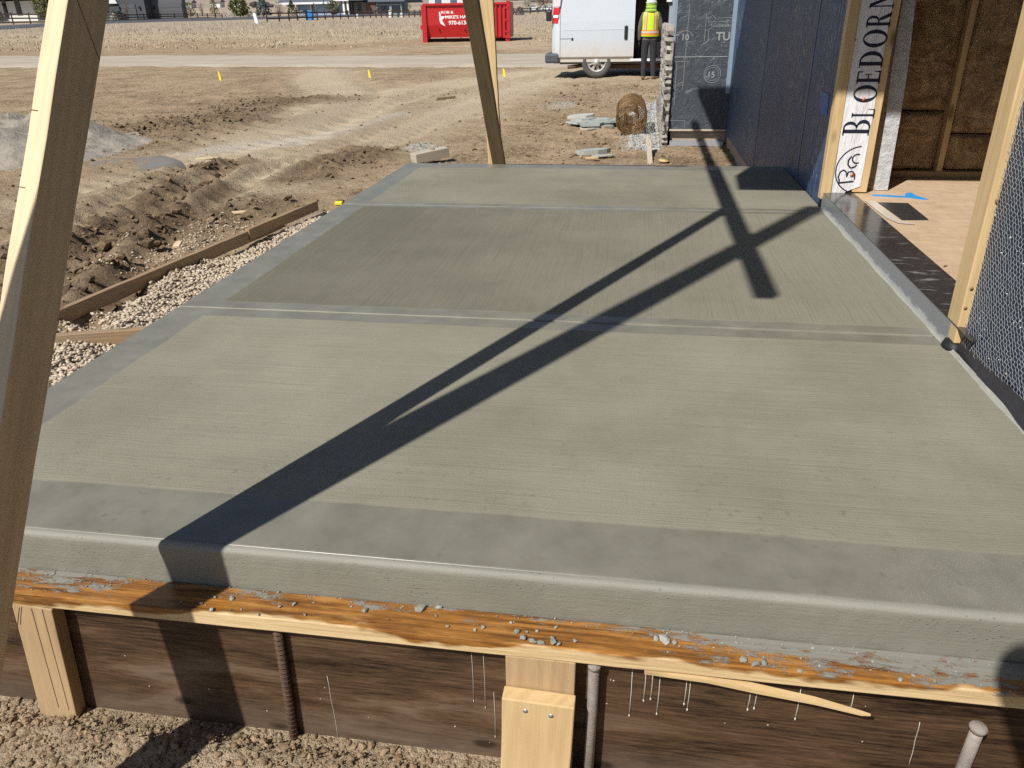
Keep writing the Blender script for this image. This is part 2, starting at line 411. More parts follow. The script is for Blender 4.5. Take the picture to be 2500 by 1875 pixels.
def mat_form():
    t = NT('stained_form_board', .5, spec=.4)
    c = t.coord((.55, 1, 1)); fine = t.noise(1, 6, .8, t.coord((10, 170, 170)))
    big = t.noise(1, 6, .65, t.coord((1.8, 9, 9)), .5)
    g = t.math('ADD', t.math('MULTIPLY', fine, .6), t.math('MULTIPLY', big, .5))
    col = t.mix(t.ramp(g, [(.44,0.0),(.70,1.0)]), (.014,.007,.004), (.16,.093,.05))
    col = t.mix(t.math('MULTIPLY', t.step(big, .56, .7), .55), col, (.21,.165,.125))
    y = t.sep()[1]
    mud = t.math('MULTIPLY', t.step(t.math('ADD', y, t.math('MULTIPLY', t.noise(9, 4), .12)), -.02, -.12), .55)
    col = t.mix(mud, col, (.15,.115,.085))
    v = t.vor(4.5, t.coord((.9, 2, 2), (2.2,.4,0))); k = t.step(v.outputs['Distance'], .16, .08)
    col = t.mix(t.math('MULTIPLY', k, .8), col, (.016,.009,.006))
    t.col(col); t.bump(g, .5, .003); return t.m
M['form_dark'] = mat_form()
def mat_cap():
    # local Y: -.045 front ... +.045 at the riser, local X along the board
    t = NT('wet_cap_board', .5, spec=.5)
    x, y, z = t.sep()[:3]
    fine = t.noise(1, 5, .7, t.coord((2.2, 130, 130))); big = t.noise(1, 4, .6, t.coord((3, 9, 9)))
    mid = t.noise(1, 4, .65, t.coord((5, 75, 75), (3,1,2)), .6)
    g = t.math('ADD', t.math('MULTIPLY', fine, .5), t.math('MULTIPLY', mid, .5))
    big2 = t.noise(1, 5, .7, t.coord((6, 30, 30), (4,1,0)))
    pale = t.mix(t.ramp(g, [(.38,0.0),(.65,1.0)]), (.70,.54,.31), (.48,.33,.16))
    wet = t.mix(t.ramp(g, [(.40,0.0),(.62,1.0)]), (.40,.175,.036), (.10,.036,.008))
    wet = t.mix(t.math('MULTIPLY', t.step(big2, .5, .7), .75), wet, (.085,.036,.012))
    wet = t.mix(t.math('MULTIPLY', t.step(big2, .47, .33), .5), wet, (.55,.30,.10))
    wn = t.noise(1, 4, .6, t.coord((2.0, 6, 6), (1.7,0,0)))
    w = t.step(t.math('ADD', t.math('ADD', t.math('MULTIPLY', y, 11), t.math('MULTIPLY', z, 26)), t.math('MULTIPLY', wn, 4.4)), 1.75, 1.95)
    col = t.mix(w, pale, wet)
    cn = t.noise(1, 7, .78, t.coord((12, 34, 34)))
    zone = t.step(t.noise(1, 2, .5, t.coord((1.9, .01, .01), (.9,0,0))), .5, .62)
    xr = t.math('ADD', x, -2.3)
    rightz = t.math('MULTIPLY', t.step(xr, .0, .25), t.step(xr, 1.05, .8)); leftz = t.step(xr, -1.0, -1.25)
    zone = t.math('MAXIMUM', t.math('MAXIMUM', t.math('MULTIPLY', rightz, 1.35), leftz), t.math('MULTIPLY', zone, .45))
    thr = t.math('ADD', t.math('ADD', t.math('MULTIPLY', y, 7.5), t.math('MULTIPLY', t.math('SUBTRACT', cn, .5), 3.6)), t.math('MULTIPLY', zone, .42))
    cs = t.math('MULTIPLY', t.step(thr, .40, .58), t.step(z, .008, .014))
    col = t.mix(cs, col, t.mix(fine, (.15,.145,.125), (.30,.295,.26)))
    t.col(col)
    t.rough(t.math('ADD', .62, t.math('MULTIPLY', t.math('MULTIPLY', w, t.math('SUBTRACT', 1.0, cs)), -.38)))
    t.bump(t.math('ADD', g, t.math('MULTIPLY', cs, 1.1)), .55, .004); return t.m
M['cap'] = mat_cap()
M['rust'] = plain('rusty_steel', (.12,.075,.05), .8, .3, .45, 40, .6)
M['pipe'] = plain('cement_spattered_steel', (.33,.29,.26), .75, .2, .5, 50, .6)
M['galv'] = plain('galvanised_steel', (.50,.53,.58), .38, .75, .12, 20)
M['dark'] = plain('black_rubber', (.012,.012,.013), .6)
M['blackmetal'] = plain('black_trim', (.02,.02,.022), .45)
M['white'] = plain('white_paint', (.78,.80,.82), .45, var=.04)
M['drip'] = plain('dried_white_drip', (.62,.60,.54), .5)
M['tan_found'] = plain('foundation_concrete', (.42,.33,.25), .9, var=.15, scale=14, bump=.3)

# ------------------------------------------------------------------ ground sheet
xs = sorted(set([round(v, 4) for v in np.arange(-11.5, 1.6, .05)]))
xs = [-v for v in reversed(grow(-xs[0], 0, .055, 1.055, 2600)[1:])] + xs + grow(xs[-1], 0, .06, 1.09, 2600)[1:]
ys = list(np.arange(-3, .3, .3)) + list(np.arange(.3, 12.4, .042))
ys = ys + grow(ys[-1], 0, .042, 1.028, 3800)[1:]
XX, YY = np.meshgrid(np.array(xs), np.array(ys)); ZZ = ground_h(XX, YY)
ny, nx = XX.shape; idx = np.arange(nx*ny).reshape(ny, nx)
F = np.stack([idx[:-1,:-1], idx[:-1,1:], idx[1:,1:], idx[1:,:-1]], -1).reshape(-1, 4)
rut, trk = masks(XX, YY)
nz = fbm(XX, YY, 1.7, 4, 21)
moist = np.clip(rut*1.1 + .55*np.clip(fbm(XX, YY, .22, 3, 31)*4-.35, 0, 1)*np.clip((18-YY)/4, 0, 1), 0, 1)
road = np.clip(1.25-np.abs(YY-(28.6+.13*(-XX-10)+1.2*fbm(XX, YY, .05, 2, 41)))/3.6, 0, 1)
road = np.clip(road*2.2, 0, 1)
dust = np.clip(np.maximum(trk*.95, .5*np.clip(fbm(XX, YY, .16, 3, 51)*4+.1, 0, 1)), 0, 1)*(1-np.clip(rut*1.5, 0, 1))
grass = np.clip((YY-(44+5*fbm(XX, YY, .12, 3, 61)*2))/7, 0, 1)
gravel = np.clip(np.exp(-(segdist(XX, YY, [(-2.5,3.0),(-2.4,6.6)])/.55)**2)*1.6-.5, 0, 1)
gravel = np.maximum(gravel, .7*np.clip(np.exp(-(segdist(XX, YY, [(.1,11.0),(.2,15)])/.35)**2)*2*(nz+.8)-.3, 0, 1))
wp = lambda x, y, r: np.clip(np.exp(-(np.hypot(XX-x, (YY-y)*.6)/r)**2)*2.2*(nz+.55)-.35, 0, 1)
gravel = np.maximum(gravel, np.maximum(.9*wp(-2.94, 10.65, .28), np.maximum(.8*wp(-1.5, 15.4, .4), .6*wp(-2.5, 13.7, .3))))
gravel = np.maximum(gravel, .55*np.clip(np.exp(-(segdist(XX, YY, [(-6.2,10.2),(-5,11.5),(-4.4,14)])/.5)**2)*2*(nz+.6)-.4, 0, 1))
far = np.clip((YY-210)/90, 0, 1)
gm = mesh_np('ground', np.stack([XX, YY, ZZ], -1).reshape(-1, 3), F, M['ground'],
             dict(moist=moist, dust=dust, grass=grass, gravel=gravel, far=far))
link('ground', gm, kind='structure')
# dirt access road: its own pale gravel sheet a few millimetres proud of the ground
def strip(name, near, farp, mat, dz, kind='structure', wob=.0, nseg=90):
    vs = []; nn = len(near)
    def at(pl, t):
        d = [0]
        for a, b in zip(pl[:-1], pl[1:]): d.append(d[-1]+math.dist(a, b))
        s = t*d[-1]
        for i in range(len(pl)-1):
            if s <= d[i+1] or i == len(pl)-2:
                u = (s-d[i])/(d[i+1]-d[i]); return (pl[i][0]*(1-u)+pl[i+1][0]*u, pl[i][1]*(1-u)+pl[i+1][1]*u)
    rows = 14; P = []
    for i in range(nseg+1):
        a = at(near, i/nseg); b = at(farp, i/nseg); rd = random.Random(i)
        for j in range(rows+1):
            u = j/rows
            x = a[0]*(1-u)+b[0]*u; y = a[1]*(1-u)+b[1]*u
            if j in (0, rows): y += rd.uniform(-wob, wob)
            P.append((x, y))
    P = np.array(P); Z = ground_h(P[:,0], P[:,1]) + np.tile(np.where((np.arange(rows+1) % rows) == 0, -.06, dz), nseg+1)
    e = np.arange(len(P)).reshape(nseg+1, rows+1)
    F = np.stack([e[:-1,:-1], e[1:,:-1], e[1:,1:], e[:-1,1:]], -1).reshape(-1, 4)
    return link(name, mesh_np(name, np.column_stack([P, Z]), F, mat), kind=kind)
def mat_road():
    t = NT('gravel_track', .95); n = t.noise(1, 5, .7, t.coord((.35, 1.6, 1))); n2 = t.noise(5, 5, .7)
    c = t.mix(t.ramp(n, [(.35,0.0),(.68,1.0)]), (.46,.405,.335), (.36,.295,.22))
    t.col(t.mix(t.math('MULTIPLY', t.step(n2, .52, .7), .4), c, (.28,.215,.15))); t.bump(n2, .4, .02); return t.m
strip('dirt_road', [(-32,27.2),(-22.2,26),(-17.8,26.4),(-8.45,25),(-3.2,24.4),(4,24),(14,24)],
      [(-42,35),(-28.7,33.8),(-22.1,33),(-10.4,31),(-4,30.9),(4,30.5),(14,30.5)], mat_road(), .045, wob=.5)
strip('asphalt_road', [(-64,64),(-67,76),(-68.1,81.2),(-69.5,92),(-69.8,102),(-61,107),(-52.5,111.7),(-40,117),(-20,126),(0,135)],
      [(-78,70),(-80.5,88),(-81.2,97),(-82,110),(-82.5,120.9),(-70,122),(-58,123.3),(-42,128),(-20,136),(0,146)],
      plain('asphalt', (.075,.078,.088), .85, var=.15, scale=2), .16)
# ------------------------------------------------------------------ concrete slab
slab = thing('concrete_slab', 'freshly poured grey concrete porch slab with trowelled borders and broomed panels', 'slab', (-.4, 3.9, -.5))
def slab_panel(x0, x1, y0, y1, mat, lab):
    mb = MB(); mb.box(x0, x1, y0, y1, -.12, 0); o = mb.build('panel', mat, slab, lab); bevel(o, .007, 3); return o
slab_panel(-1.92, 1.139, 1.336, 2.8645, M['slab_near'], 'near broomed panel')
slab_panel(-1.92, 1.139, 2.8775, 4.8775, M['slab_mid'], 'darker damp middle panel')
slab_panel(-1.92, 1.139, 4.888, 6.46, M['slab_far'], 'far broomed panel')
mb = MB(); mb.box(-1.915, 1.138, 1.345, 6.455, -.6, -.011); mb.build('slab_base', M['groove'], slab)
# front edge strip: rounded nose and rough face
prof = [(1.321,-.116),(1.3205,-.10),(1.320,-.08),(1.3195,-.06),(1.319,-.042),(1.319,-.026),(1.319,-.017),(1.3196,-.0115),(1.3222,-.0055),(1.327,-.0016),(1.3325,-.0003),(1.3365,-.0002)]
V = []; nxs = 420
for i in range(nxs+1):
    x = -1.92 + 3.055*i/nxs
    for j, (y, z) in enumerate(prof):
        k = 1 if j < 6 else (.6 if j < 8 else 0.08)
        q = float(fbm(np.array([x]), np.array([z*3]), 38, 3, 71)[0]); w = float(fbm(np.array([x]), np.array([z]), 3, 2, 77)[0])
        V.append((x, y - k*(.0026*q + .004*w) - (.0025*w if j > 5 and j < 10 else 0) + (-.004*max(0, q) if j < 2 else 0), z + (.006*w if j > 7 and j < 10 else 0)))
n = len(prof); e = np.arange(len(V)).reshape(nxs+1, n)
F = np.stack([e[:-1,:-1], e[1:,:-1], e[1:,1:], e[:-1,1:]], -1).reshape(-1, 4)
link('front_edge', mesh_np('front_edge', V, F, M['riser']), slab)
# left edge trowel crumbs
# ------------------------------------------------------------------ timber form in front
cap = thing('form_cap_board', 'wet orange-stained timber laid flat along the slab front, smeared with cement', 'board', (-.4, 1.2745, -.148))
lumber('board', (-2.3, 1.2745, -.129), (1.35, 1.2745, -.129), (0, 1, 0), .089, .038, M['cap'], cap, .003, .0012, 3)
mb = MB()
mb.loft([[(.07,1.229,-.149),(.07,1.229,-.158),(.07,1.25,-.158),(.07,1.25,-.149)],
         [(.20,1.227,-.153),(.20,1.227,-.162),(.20,1.248,-.162),(.20,1.248,-.153)],
         [(.30,1.225,-.167),(.30,1.225,-.175),(.30,1.244,-.174),(.30,1.244,-.165)],
         [(.42,1.223,-.181),(.42,1.223,-.187),(.42,1.238,-.186),(.42,1.238,-.179)],
         [(.51,1.221,-.196),(.51,1.221,-.201),(.51,1.230,-.200),(.51,1.230,-.195)],
         [(.528,1.221,-.197),(.528,1.221,-.199),(.528,1.226,-.199),(.528,1.226,-.197)]], smooth=False)
mb.build('splinter', M['pine'], cap, 'split sliver hanging off the lower edge')
P = []; sz = []
rs = np.random.RandomState(4)
big = [(-.56,1.281,.007),(-.434,1.303,.017),(-.394,1.314,.011),(-.393,1.287,.006),(-.36,1.258,.008),(-.298,1.256,.007),(-.281,1.266,.009),(-.224,1.289,.007),(-.207,1.263,.010),(-.189,1.246,.012),(-.168,1.240,.013),(-.151,1.236,.012),(-.127,1.254,.010),(-.125,1.24,.012),(-.113,1.239,.008),(-.185,1.266,.007),(-.164,1.271,.008),(-.079,1.254,.008),(-.124,1.288,.007),
       (-.876,1.277,.011),(-.919,1.277,.008),(-.906,1.236,.009),(-.94,1.254,.007),(-.839,1.248,.005),(-.755,1.268,.008),(-.726,1.28,.010),(-.687,1.25,.007),(-.792,1.236,.006),(-.557,1.281,.012),(.112,1.28,.018),(.13,1.276,.012),(.092,1.284,.012),(.292,1.238,.015),(.31,1.244,.013),(.27,1.247,.012),(.38,1.232,.008),(.572,1.236,.009),(.6,1.25,.008),(.638,1.24,.007)]
for x, y, s in big: P.append((x, y, -.1085+s*.2)); sz.append(s*.62)
for i in range(130):
    x = rs.uniform(-1.6, 1.15); d = abs(rs.normal(0, .02)); s = rs.uniform(.0008, .0028)
    P.append((x, 1.317-min(d, .08), -.109+s*.3)); sz.append(s)
for i in range(90):
    x = rs.choice([-1.3, .3, .6, -.95])+rs.normal(0, .12); s = rs.uniform(.0008, .003)
    P.append((x, rs.uniform(1.24, 1.315), -.109+s*.3)); sz.append(s)
o = lumps('cement_crumbs', P, sz, M['crumb'], (.45,.8), seed=8)
tag(o, 'pale cement crumbs scattered on the wet orange timber along the slab front', 'cement crumbs')
fb = thing('form_board', 'dark stained wide plank standing on edge under the orange timber', 'board', (-.4, 1.289, -.56))
lumber('board', (-1.93, 1.289, -.335), (1.4, 1.289, -.335), (0, 0, 1), .37, .038, M['form_dark'], fb, .002, .0015, 5)
mb = MB()
for x, a, b in [(.046,-.152,-.327),(.075,-.152,-.276),(.09,-.152,-.269),(.106,-.152,-.312),(.163,-.16,-.273),(.171,-.16,-.289),(-.312,-.152,-.337),(-.285,-.152,-.354),(-.264,-.303,-.447),(.298,-.18,-.269),(.311,-.18,-.263),(.399,-.19,-.281),(.505,-.19,-.235)]:
    w = .0014 if x > -.2 else .0008
    mb.tube([(x,1.2692,a),(x+.001,1.2688,a*.4+b*.6),(x,1.2684,b)], [w*.5, w*.6, w], 6); mb.tube([(x,1.2686,b+.006),(x,1.268,b),(x,1.2686,b-.006)], [w*.6, w*1.5, w*.5], 6)
for x, a, b in [(-.668,-.311,-.52),(.647,-.252,-.385)]:
    pts = [(x+.0007*math.sin(i*1.7)+.004*(i/7), 1.2693, a+(b-a)*i/7) for i in range(8)]; mb.tube(pts, .0006, 5)
mb.build('drip', M['drip'], fb, 'white dried drips running down', 'stuff')
mb = MB(); rs = np.random.RandomState(5)
for i in range(22):
    x, z = rs.uniform(-1.2, .7), rs.uniform(-.48, -.17); mb.disc((x, 1.2705, z), (0,-1,0), rs.uniform(.0008, .002), 6, .0012)
mb.build('cement_fleck', M['drip'], fb, None, 'stuff')
lb = thing('form_board', 'short dark plank behind the brace foot, left of the scribed stake', 'board', (-2.1, 1.33, -.56))
lumber('board', (-2.4, 1.33, -.36), (-1.94, 1.33, -.36), (0, 0, 1), .30, .038, M['form_dark'], lb, .002)
# stakes
st = thing('timber_stake', 'pale timber stake with scribed pencil lines at the left end of the form', 'stake', (-1.4, 1.25, -.6))
lumber('stake_board', (-1.372, 1.2495, -.1485), (-1.418, 1.2495, -.60), (1, 0, 0), .105, .038, M['pine_old'], st, .0025, .0012, 11)
mb = MB()
for (x0, z0), (x1, z1) in [((-1.405,-.155),(-1.452,-.27)),((-1.373,-.155),(-1.40,-.485)),((-1.345,-.155),(-1.372,-.49)),((-1.42,-.21),(-1.398,-.152))]:
    mb.tube([(x0,1.2301,z0),((x0+x1)/2,1.2301,(z0+z1)/2+.002),(x1,1.2301,z1)], .0008, 4)
mb.build('pencil_line', plain('pencil', (.12,.08,.06), .8), st)
st2 = thing('timber_stake', 'timber stake tucked right under the orange timber with a pale block screwed to it', 'stake', (-.15, 1.25, -.6))
lumber('stake_board', (-.1515, 1.2495, -.1490), (-.156, 1.2495, -.62), (1, 0, 0), .152, .037, M['pine_old'], st2, .002, .001, 12)
lumber('scab_board', (-.1515, 1.2095, -.235), (-.166, 1.2055, -.64), (1, 0, 0), .157, .038, M['pine'], st2, .003, .0015, 13)
for x, z in ((-.179,-.261),(-.123,-.267)):
    mb = MB(); mb.disc((x, 1.1903, z), (0,-1,.02), .0055, 14, .0012); o = mb.build('screw', M['galv'], st2)
rb = thing('steel_stake', 'thin rusty rebar stake in shade against the dark plank', 'stake', (-.77, 1.257, -.55))
mb = MB(); mb.tube([(-.765,1.257,-.155),(-.770,1.257,-.35),(-.777,1.255,-.6)], .0105, 8)
for i in range(30): mb.tube([(-.765-.012*i/30,1.257,-.16-.44*i/30),(-.765-.012*i/30,1.257,-.1635-.44*i/30)], .0122, 8)
mb.build('bar', M['rust'], rb)
pb = thing('steel_stake', 'cement-spattered round steel stake just right of the screwed timber block', 'stake', (-.04, 1.245, -.6))
mb = MB(); mb.tube([(-.0355,1.247,-.155),(-.036,1.247,-.162),(-.037,1.247,-.30),(-.043,1.245,-.62)], [.010,.0125,.012,.012], 12)
mb.tube([(-.0355,1.247,-.160),(-.0356,1.247,-.172)], .0145, 12); mb.build('bar', M['pipe'], pb)
pc = thing('steel_stake', 'spattered steel stake with mushroomed head at the bottom right corner', 'stake', (.7, 1.2, -.6))
mb = MB(); mb.tube([(.722,1.205,-.186),(.719,1.204,-.27),(.705,1.20,-.62)], .0125, 14)
mb.tube([(.7225,1.205,-.176),(.7224,1.205,-.181),(.722,1.205,-.190)], [.014,.0175,.0145], 14); mb.build('bar', M['pipe'], pc)

# ------------------------------------------------------------------ braces, posts and porch frame
br = thing('timber_brace', 'long leaning timber brace close by at the left, sunlit edge and shaded face', 'brace', (-1.18, .60, -.5))
def braceaxis(z): return (-1.098-.090*(1.143-z), 1.539-.542*(1.143-z), z)
lumber('brace_board', braceaxis(-.52), braceaxis(3.05), (0, 1, -.5), .105, .042, M['pine_pale'], br, .003, .0016, 21)
mb = MB()
Mb_, Lb_ = fr(braceaxis(-.52), braceaxis(3.05), (0, 1, -.5))
bx_ = lambda u, v, w: Mb_ @ Vector((u, v, w))
ub = (1.12+.52)*Lb_/3.57
sgn = 1 if (Mb_.to_3x3() @ Vector((0,0,1))).x > 0 else -1
mb.tube([bx_(ub+.03, -.0515, sgn*.0212), bx_(ub-.02, .0, sgn*.0212), bx_(ub-.07, .0515, sgn*.0212)], .0008, 4)
mb.build('scribe_line', plain('scribe', (.10,.07,.05), .8), br)
for k_, uu in enumerate((.93, .80)):
    mb = MB(); u_ = (uu+.52)*Lb_/3.57; mb.tube([bx_(u_, -.0527, -sgn*.0208), bx_(u_-.001, -.0527, -sgn*.006)], .001, 4); mb.build('saw_nick', D.materials['scribe'], br)
pp = thing('timber_post', 'unseen upright timber post beside the foot of the near leaning brace, added to cast the lower shadow band', 'post', (-1.31, .715, -.5), 'porch frame posts')
lumber('post_board', (-1.303, .715, -.52), (-1.576, .715, 5.4), (1, 0, 0), .103, .10, M['pine_pale'], pp, .004)  # out of view; height stretched so its shadow reaches the wall
fp = thing('timber_post', 'upright sunlit timber post behind the far edge of the slab', 'post', (-1.2, 6.66, -.5), 'porch frame posts')
lumber('post_board', (-1.185, 6.66, -.55), (-1.262, 6.66, 1.75), (1, 0, 0), .118, .045, M['pine'], fp, .004, .0025, 22)
fbr = thing('timber_brace', 'shaded timber brace slanting across the far sunlit post', 'brace', (-1.13, 6.58, -.5))
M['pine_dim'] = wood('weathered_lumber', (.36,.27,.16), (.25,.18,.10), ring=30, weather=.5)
lumber('brace_board', (-1.137, 6.6, -.16), (-1.116, 4.1, 2.965), (0, 1, -1.25), .10, .062, M['pine_dim'], fbr, .003, .0012, 23)
frm = thing('porch_roof', 'added unseen porch roof deck and beam overhead, outlined to cast the shadows on slab and wall', 'roof', (-.2, 5, 3.45))  # unseen beam and deck added, outlines worked back from their shadows
mb = MB(); mb.loft([[(-1.102,.64,3.27),(-1.022,.64,3.27),(-1.022,.64,3.34),(-1.102,.64,3.34)],[(-1.07,8.2,3.27),(-.99,8.2,3.27),(-.99,8.2,3.34),(-1.07,8.2,3.34)]], False); mb.build('beam', M['pine_dim'], frm)
mb = MB(); mb.prism([(-1.018,2.785),(-.985,3.30),(-.841,3.68),(-.907,8.367),(9,8.367),(9,2.785)], 'Z', 3.45, 3.55); mb.build('deck', M['pine_dim'], frm)

# ------------------------------------------------------------------ house under construction
hs = thing('house', 'house under construction wrapped in black and blue building paper with an open doorway', 'house', (1.3, 5, -.5))
def mat_wrap():
    t = NT('blue_black_paper', .42, spec=.45); x, y, z = t.sep()[:3]
    n = t.noise(2.2, 5, .6); n2 = t.noise(1, 3, .6, t.coord((1, 22, 2.5)))
    c = t.mix(t.ramp(n, [(.3,0.0),(.7,1.0)]), (.016,.036,.088), (.040,.078,.165))
    sheet = t.step(y, 8.15, 8.17)
    c = t.mix(t.math('MULTIPLY', t.step(y, 8.1, 8.12), .6), c, (.06,.095,.17))
    c = t.mix(t.math('MULTIPLY', t.step(y, 6.05, 6.0), t.math('MULTIPLY', t.step(z, .62, .6), .55)), c, (.055,.085,.165))
    # pale staple marks and fibres, upright dashes in rows
    v = t.vor(1, t.coord((1, 13, 7.5))); dd = t.noise(1, 1, .5, t.coord((1, 1.3, 1.3)))
    loc = t.n('ShaderNodeVectorMath', operation='SUBTRACT'); t.l(t.coord((1, 13, 7.5)), loc.inputs[0]); t.l(v.outputs['Position'], loc.inputs[1])
    lx = t.sep(loc.outputs[0]); fl = t.math('MULTIPLY', t.step(t.math('ABSOLUTE', lx[1]), .075, .04), t.step(t.math('ABSOLUTE', lx[2]), .2, .15))
    fl = t.math('MULTIPLY', fl, t.step(dd, .5, .56))
    c = t.mix(t.math('MULTIPLY', fl, .8), c, (.42,.45,.47))
    t.col(c); t.rough(t.math('ADD', .36, t.math('MULTIPLY', n, .2)))
    t.bump(t.math('ADD', n2, t.math('MULTIPLY', n, 2.2)), 1.0, .03); return t.m
M['wrap'] = mat_wrap()
def wallbox(name, x0, x1, y0, y1, z0, z1, mat, lab=None, par=None):
    mb = MB(); mb.box(x0, x1, y0, y1, z0, z1); return mb.build(name, mat, par or hs, lab)
wallbox('wall', 1.142, 1.28, 5.06, 11.05, -.36, 3.45, M['wrap'], 'blue paper-wrapped wall')
wallbox('foundation', 1.16, 1.30, 5.0, 10.99, -.7, -.362, M['tan_found'])
mpe = plain('paper_edge', (.06,.09,.15), .5)
wallbox('paper_lap', 1.1385, 1.1415, 5.9, 5.94, -.2, 1.2, mpe); wallbox('paper_lap', 1.1385, 1.1415, 8.12, 8.16, -.36, 2.5, mpe)
wallbox('wall', 1.165, 1.28, -3, 2.80, .005, 3.45, plain('black_paper', (.014,.027,.06), .4, var=.5, scale=5, bump=.35), 'black paper wall covered with wire netting')
wallbox('wall', 1.165, 1.28, 2.80, 5.06, 2.35, 3.45, M['wrap'], 'wall over the doorway')
wallbox('foundation', 1.145, 1.30, -3, 5.0, -.7, -.001, M['tan_found'])
# wire netting: hexagonal mesh of twisted wire standing off the paper
mb = MB(); hx, hz = .0215, .0135; a = hz/1.5
rows = int(1.28/hz); cols = int(.95/hx); rs = random.Random(3)
off = {}
def hv(y, z):
    k = (round(y, 4), round(z, 4))
    if k not in off:
        off[k] = (1.159+rs.uniform(-.002,.002)+.003*math.sin(y*9+z*7), y+rs.uniform(-.0007,.0007)+.006*math.sin(z*6), z+rs.uniform(-.0007,.0007)+.005*math.sin(y*7))
    return Vector(off[k])
def seg(p, q, w=.0005):
    d = (q-p); up = Vector((1,0,0)); s = d.cross(up).normalized()*w
    mb.add([p-s, p+s, q+s, q-s, p+up*-.0009, q+up*-.0009], [(0,4,5,3),(4,1,2,5)])
for r in range(rows):
    for c in range(cols):
        y = 1.86 + c*hx + (hx/2 if r % 2 else 0); z = .036 + r*hz
        if y > 2.79: continue
        top = hv(y, z+a); tl = hv(y-hx/2, z+a/2); trr = hv(y+hx/2, z+a/2); bl = hv(y-hx/2, z-a/2)
        seg(top, tl); seg(top, trr); seg(tl, bl)
mnet = plain('galvanised_wire', (.62,.66,.70), .35, .6, .1)
mb.build('wire_netting', mnet, hs, None, 'stuff')
mb = MB(); rs = random.Random(9)
for i in range(70):
    y, z = rs.uniform(1.9, 2.78), rs.uniform(.05, 1.1); s = rs.uniform(.001, .0035)
    mb.disc((1.162, y, z), (-1,rs.uniform(-.3,.3),rs.uniform(-.3,.3)), s, 6, .003)
mb.build('plaster_fleck', M['drip'], hs, None, 'stuff')
# black flap along the foot of the netted wall, ragged cement below it
V = []; N = 120
for i in range(N+1):
    y = -1 + 3.81*i/N; w = .012*math.sin(y*5.1)+.006*math.sin(y*17)
    V += [(1.161, y, .058+w*.4), (1.152+w*.2, y, .032+w*.3), (1.140+w*.6, y, .014+.004*math.sin(y*9)), (1.139+w*.6, y, .011+.004*math.sin(y*9))]
e = np.arange(len(V)).reshape(N+1, 4); F = np.stack([e[:-1,:-1], e[:-1,1:], e[1:,1:], e[1:,:-1]], -1).reshape(-1, 4)
link('flashing_flap', mesh_np('flashing_flap', V, F, plain('felt_flap', (.028,.026,.028), .55, var=.4, scale=30)), hs)
def mat_splash():
    t = NT('cement_splash', .7); n = t.noise(30, 5, .7); t.col(t.mix(n, (.24,.24,.215), (.38,.38,.345))); t.bump(n, .6, .004); return t.m
M['splash'] = mat_splash()
V = []; N = 260
for i in range(N+1):
    y = .4 + 4.55*i/N; q = float(fbm(np.array([y]), np.array([0.]), 9, 4, 5)[0]); q2 = float(fbm(np.array([y]), np.array([3.]), 6, 4, 6)[0])
    V += [(1.1385, y, .012), (1.134-.001, y, .004+.02*max(0,q+.15)), (1.132-.018*max(0, .25+q2), y, .0022), (1.129-.022*max(0, .25+q2), y, .0006)]
e = np.arange(len(V)).reshape(N+1, 4); F = np.stack([e[:-1,:-1], e[:-1,1:], e[1:,1:], e[1:,:-1]], -1).reshape(-1, 4)
link('cement_splash', mesh_np('cement_splash', V, F, M['splash']), hs)
# doorway: sill, floor, jambs
def mat_sillface():
    t = NT('sill_face', .4, .55); z = t.sep()[2]; n = t.noise(1, 5, .7, t.coord((20, 14, 30)))
    s = t.step(t.math('ADD', t.math('MULTIPLY', z, 16), t.math('MULTIPLY', n, 1.1)), 1.05, .85)
    t.col(t.mix(s, (.38,.41,.46), (.45,.46,.44))); t.rough(t.math('ADD', .35, t.math('MULTIPLY', s, .4)))
    t.l(t.math('MULTIPLY', t.math('SUBTRACT', 1.0, s), .6), t.b.inputs['Metallic']); return t.m
def mat_sill():
    t = NT('black_sill_flashing', .12, spec=.6); n = t.noise(1, 5, .7, t.coord((7, 34, 20))); n2 = t.noise(6, 4, .6)
    s = t.math('MULTIPLY', t.step(n, .56, .66), t.step(n2, .38, .55))
    t.col(t.mix(t.math('MULTIPLY', s, .5), t.mix(n2, (.022,.022,.025), (.06,.056,.054)), (.5,.5,.48)))
    t.rough(t.math('ADD', .1, t.math('MULTIPLY', n2, .18))); t.bump(n2, .12, .01); return t.m
wallbox('sill_face', 1.1335, 1.1395, 2.78, 5.0, .001, .0915, mat_sillface())
wallbox('sill', 1.1337, 1.312, 2.60, 5.06, .0917, .0955, mat_sill(), 'glossy black sill flashing')
def mat_osb():
    t = NT('osb_subfloor', .75); v = t.vor(1, t.coord((9, 26, 9)), rnd=1); v2 = t.vor(1, t.coord((24, 9, 9), (3,1,2))); n = t.noise(3, 4)
    c = t.mix(v.outputs['Color'], (.40,.27,.165), (.58,.43,.29)); c = t.mix(.5, c, t.mix(v2.outputs['Color'], (.43,.30,.19), (.56,.42,.29)))
    st = t.step(t.noise(1, 5, .7, t.coord((6, 18, 4))), .57, .66)
    c = t.mix(t.math('MULTIPLY', st, .5), c, (.27,.15,.08)); c = t.mix(t.math('MULTIPLY', n, .3), c, (.62,.50,.37)); t.col(c); t.bump(v.outputs['Distance'], .2, .004); return t.m
wallbox('subfloor', 1.28, 6, -1.5, 5.80, .04, .0915, mat_osb())
for (y0, y1) in ((5.0, 5.06),):
    pass
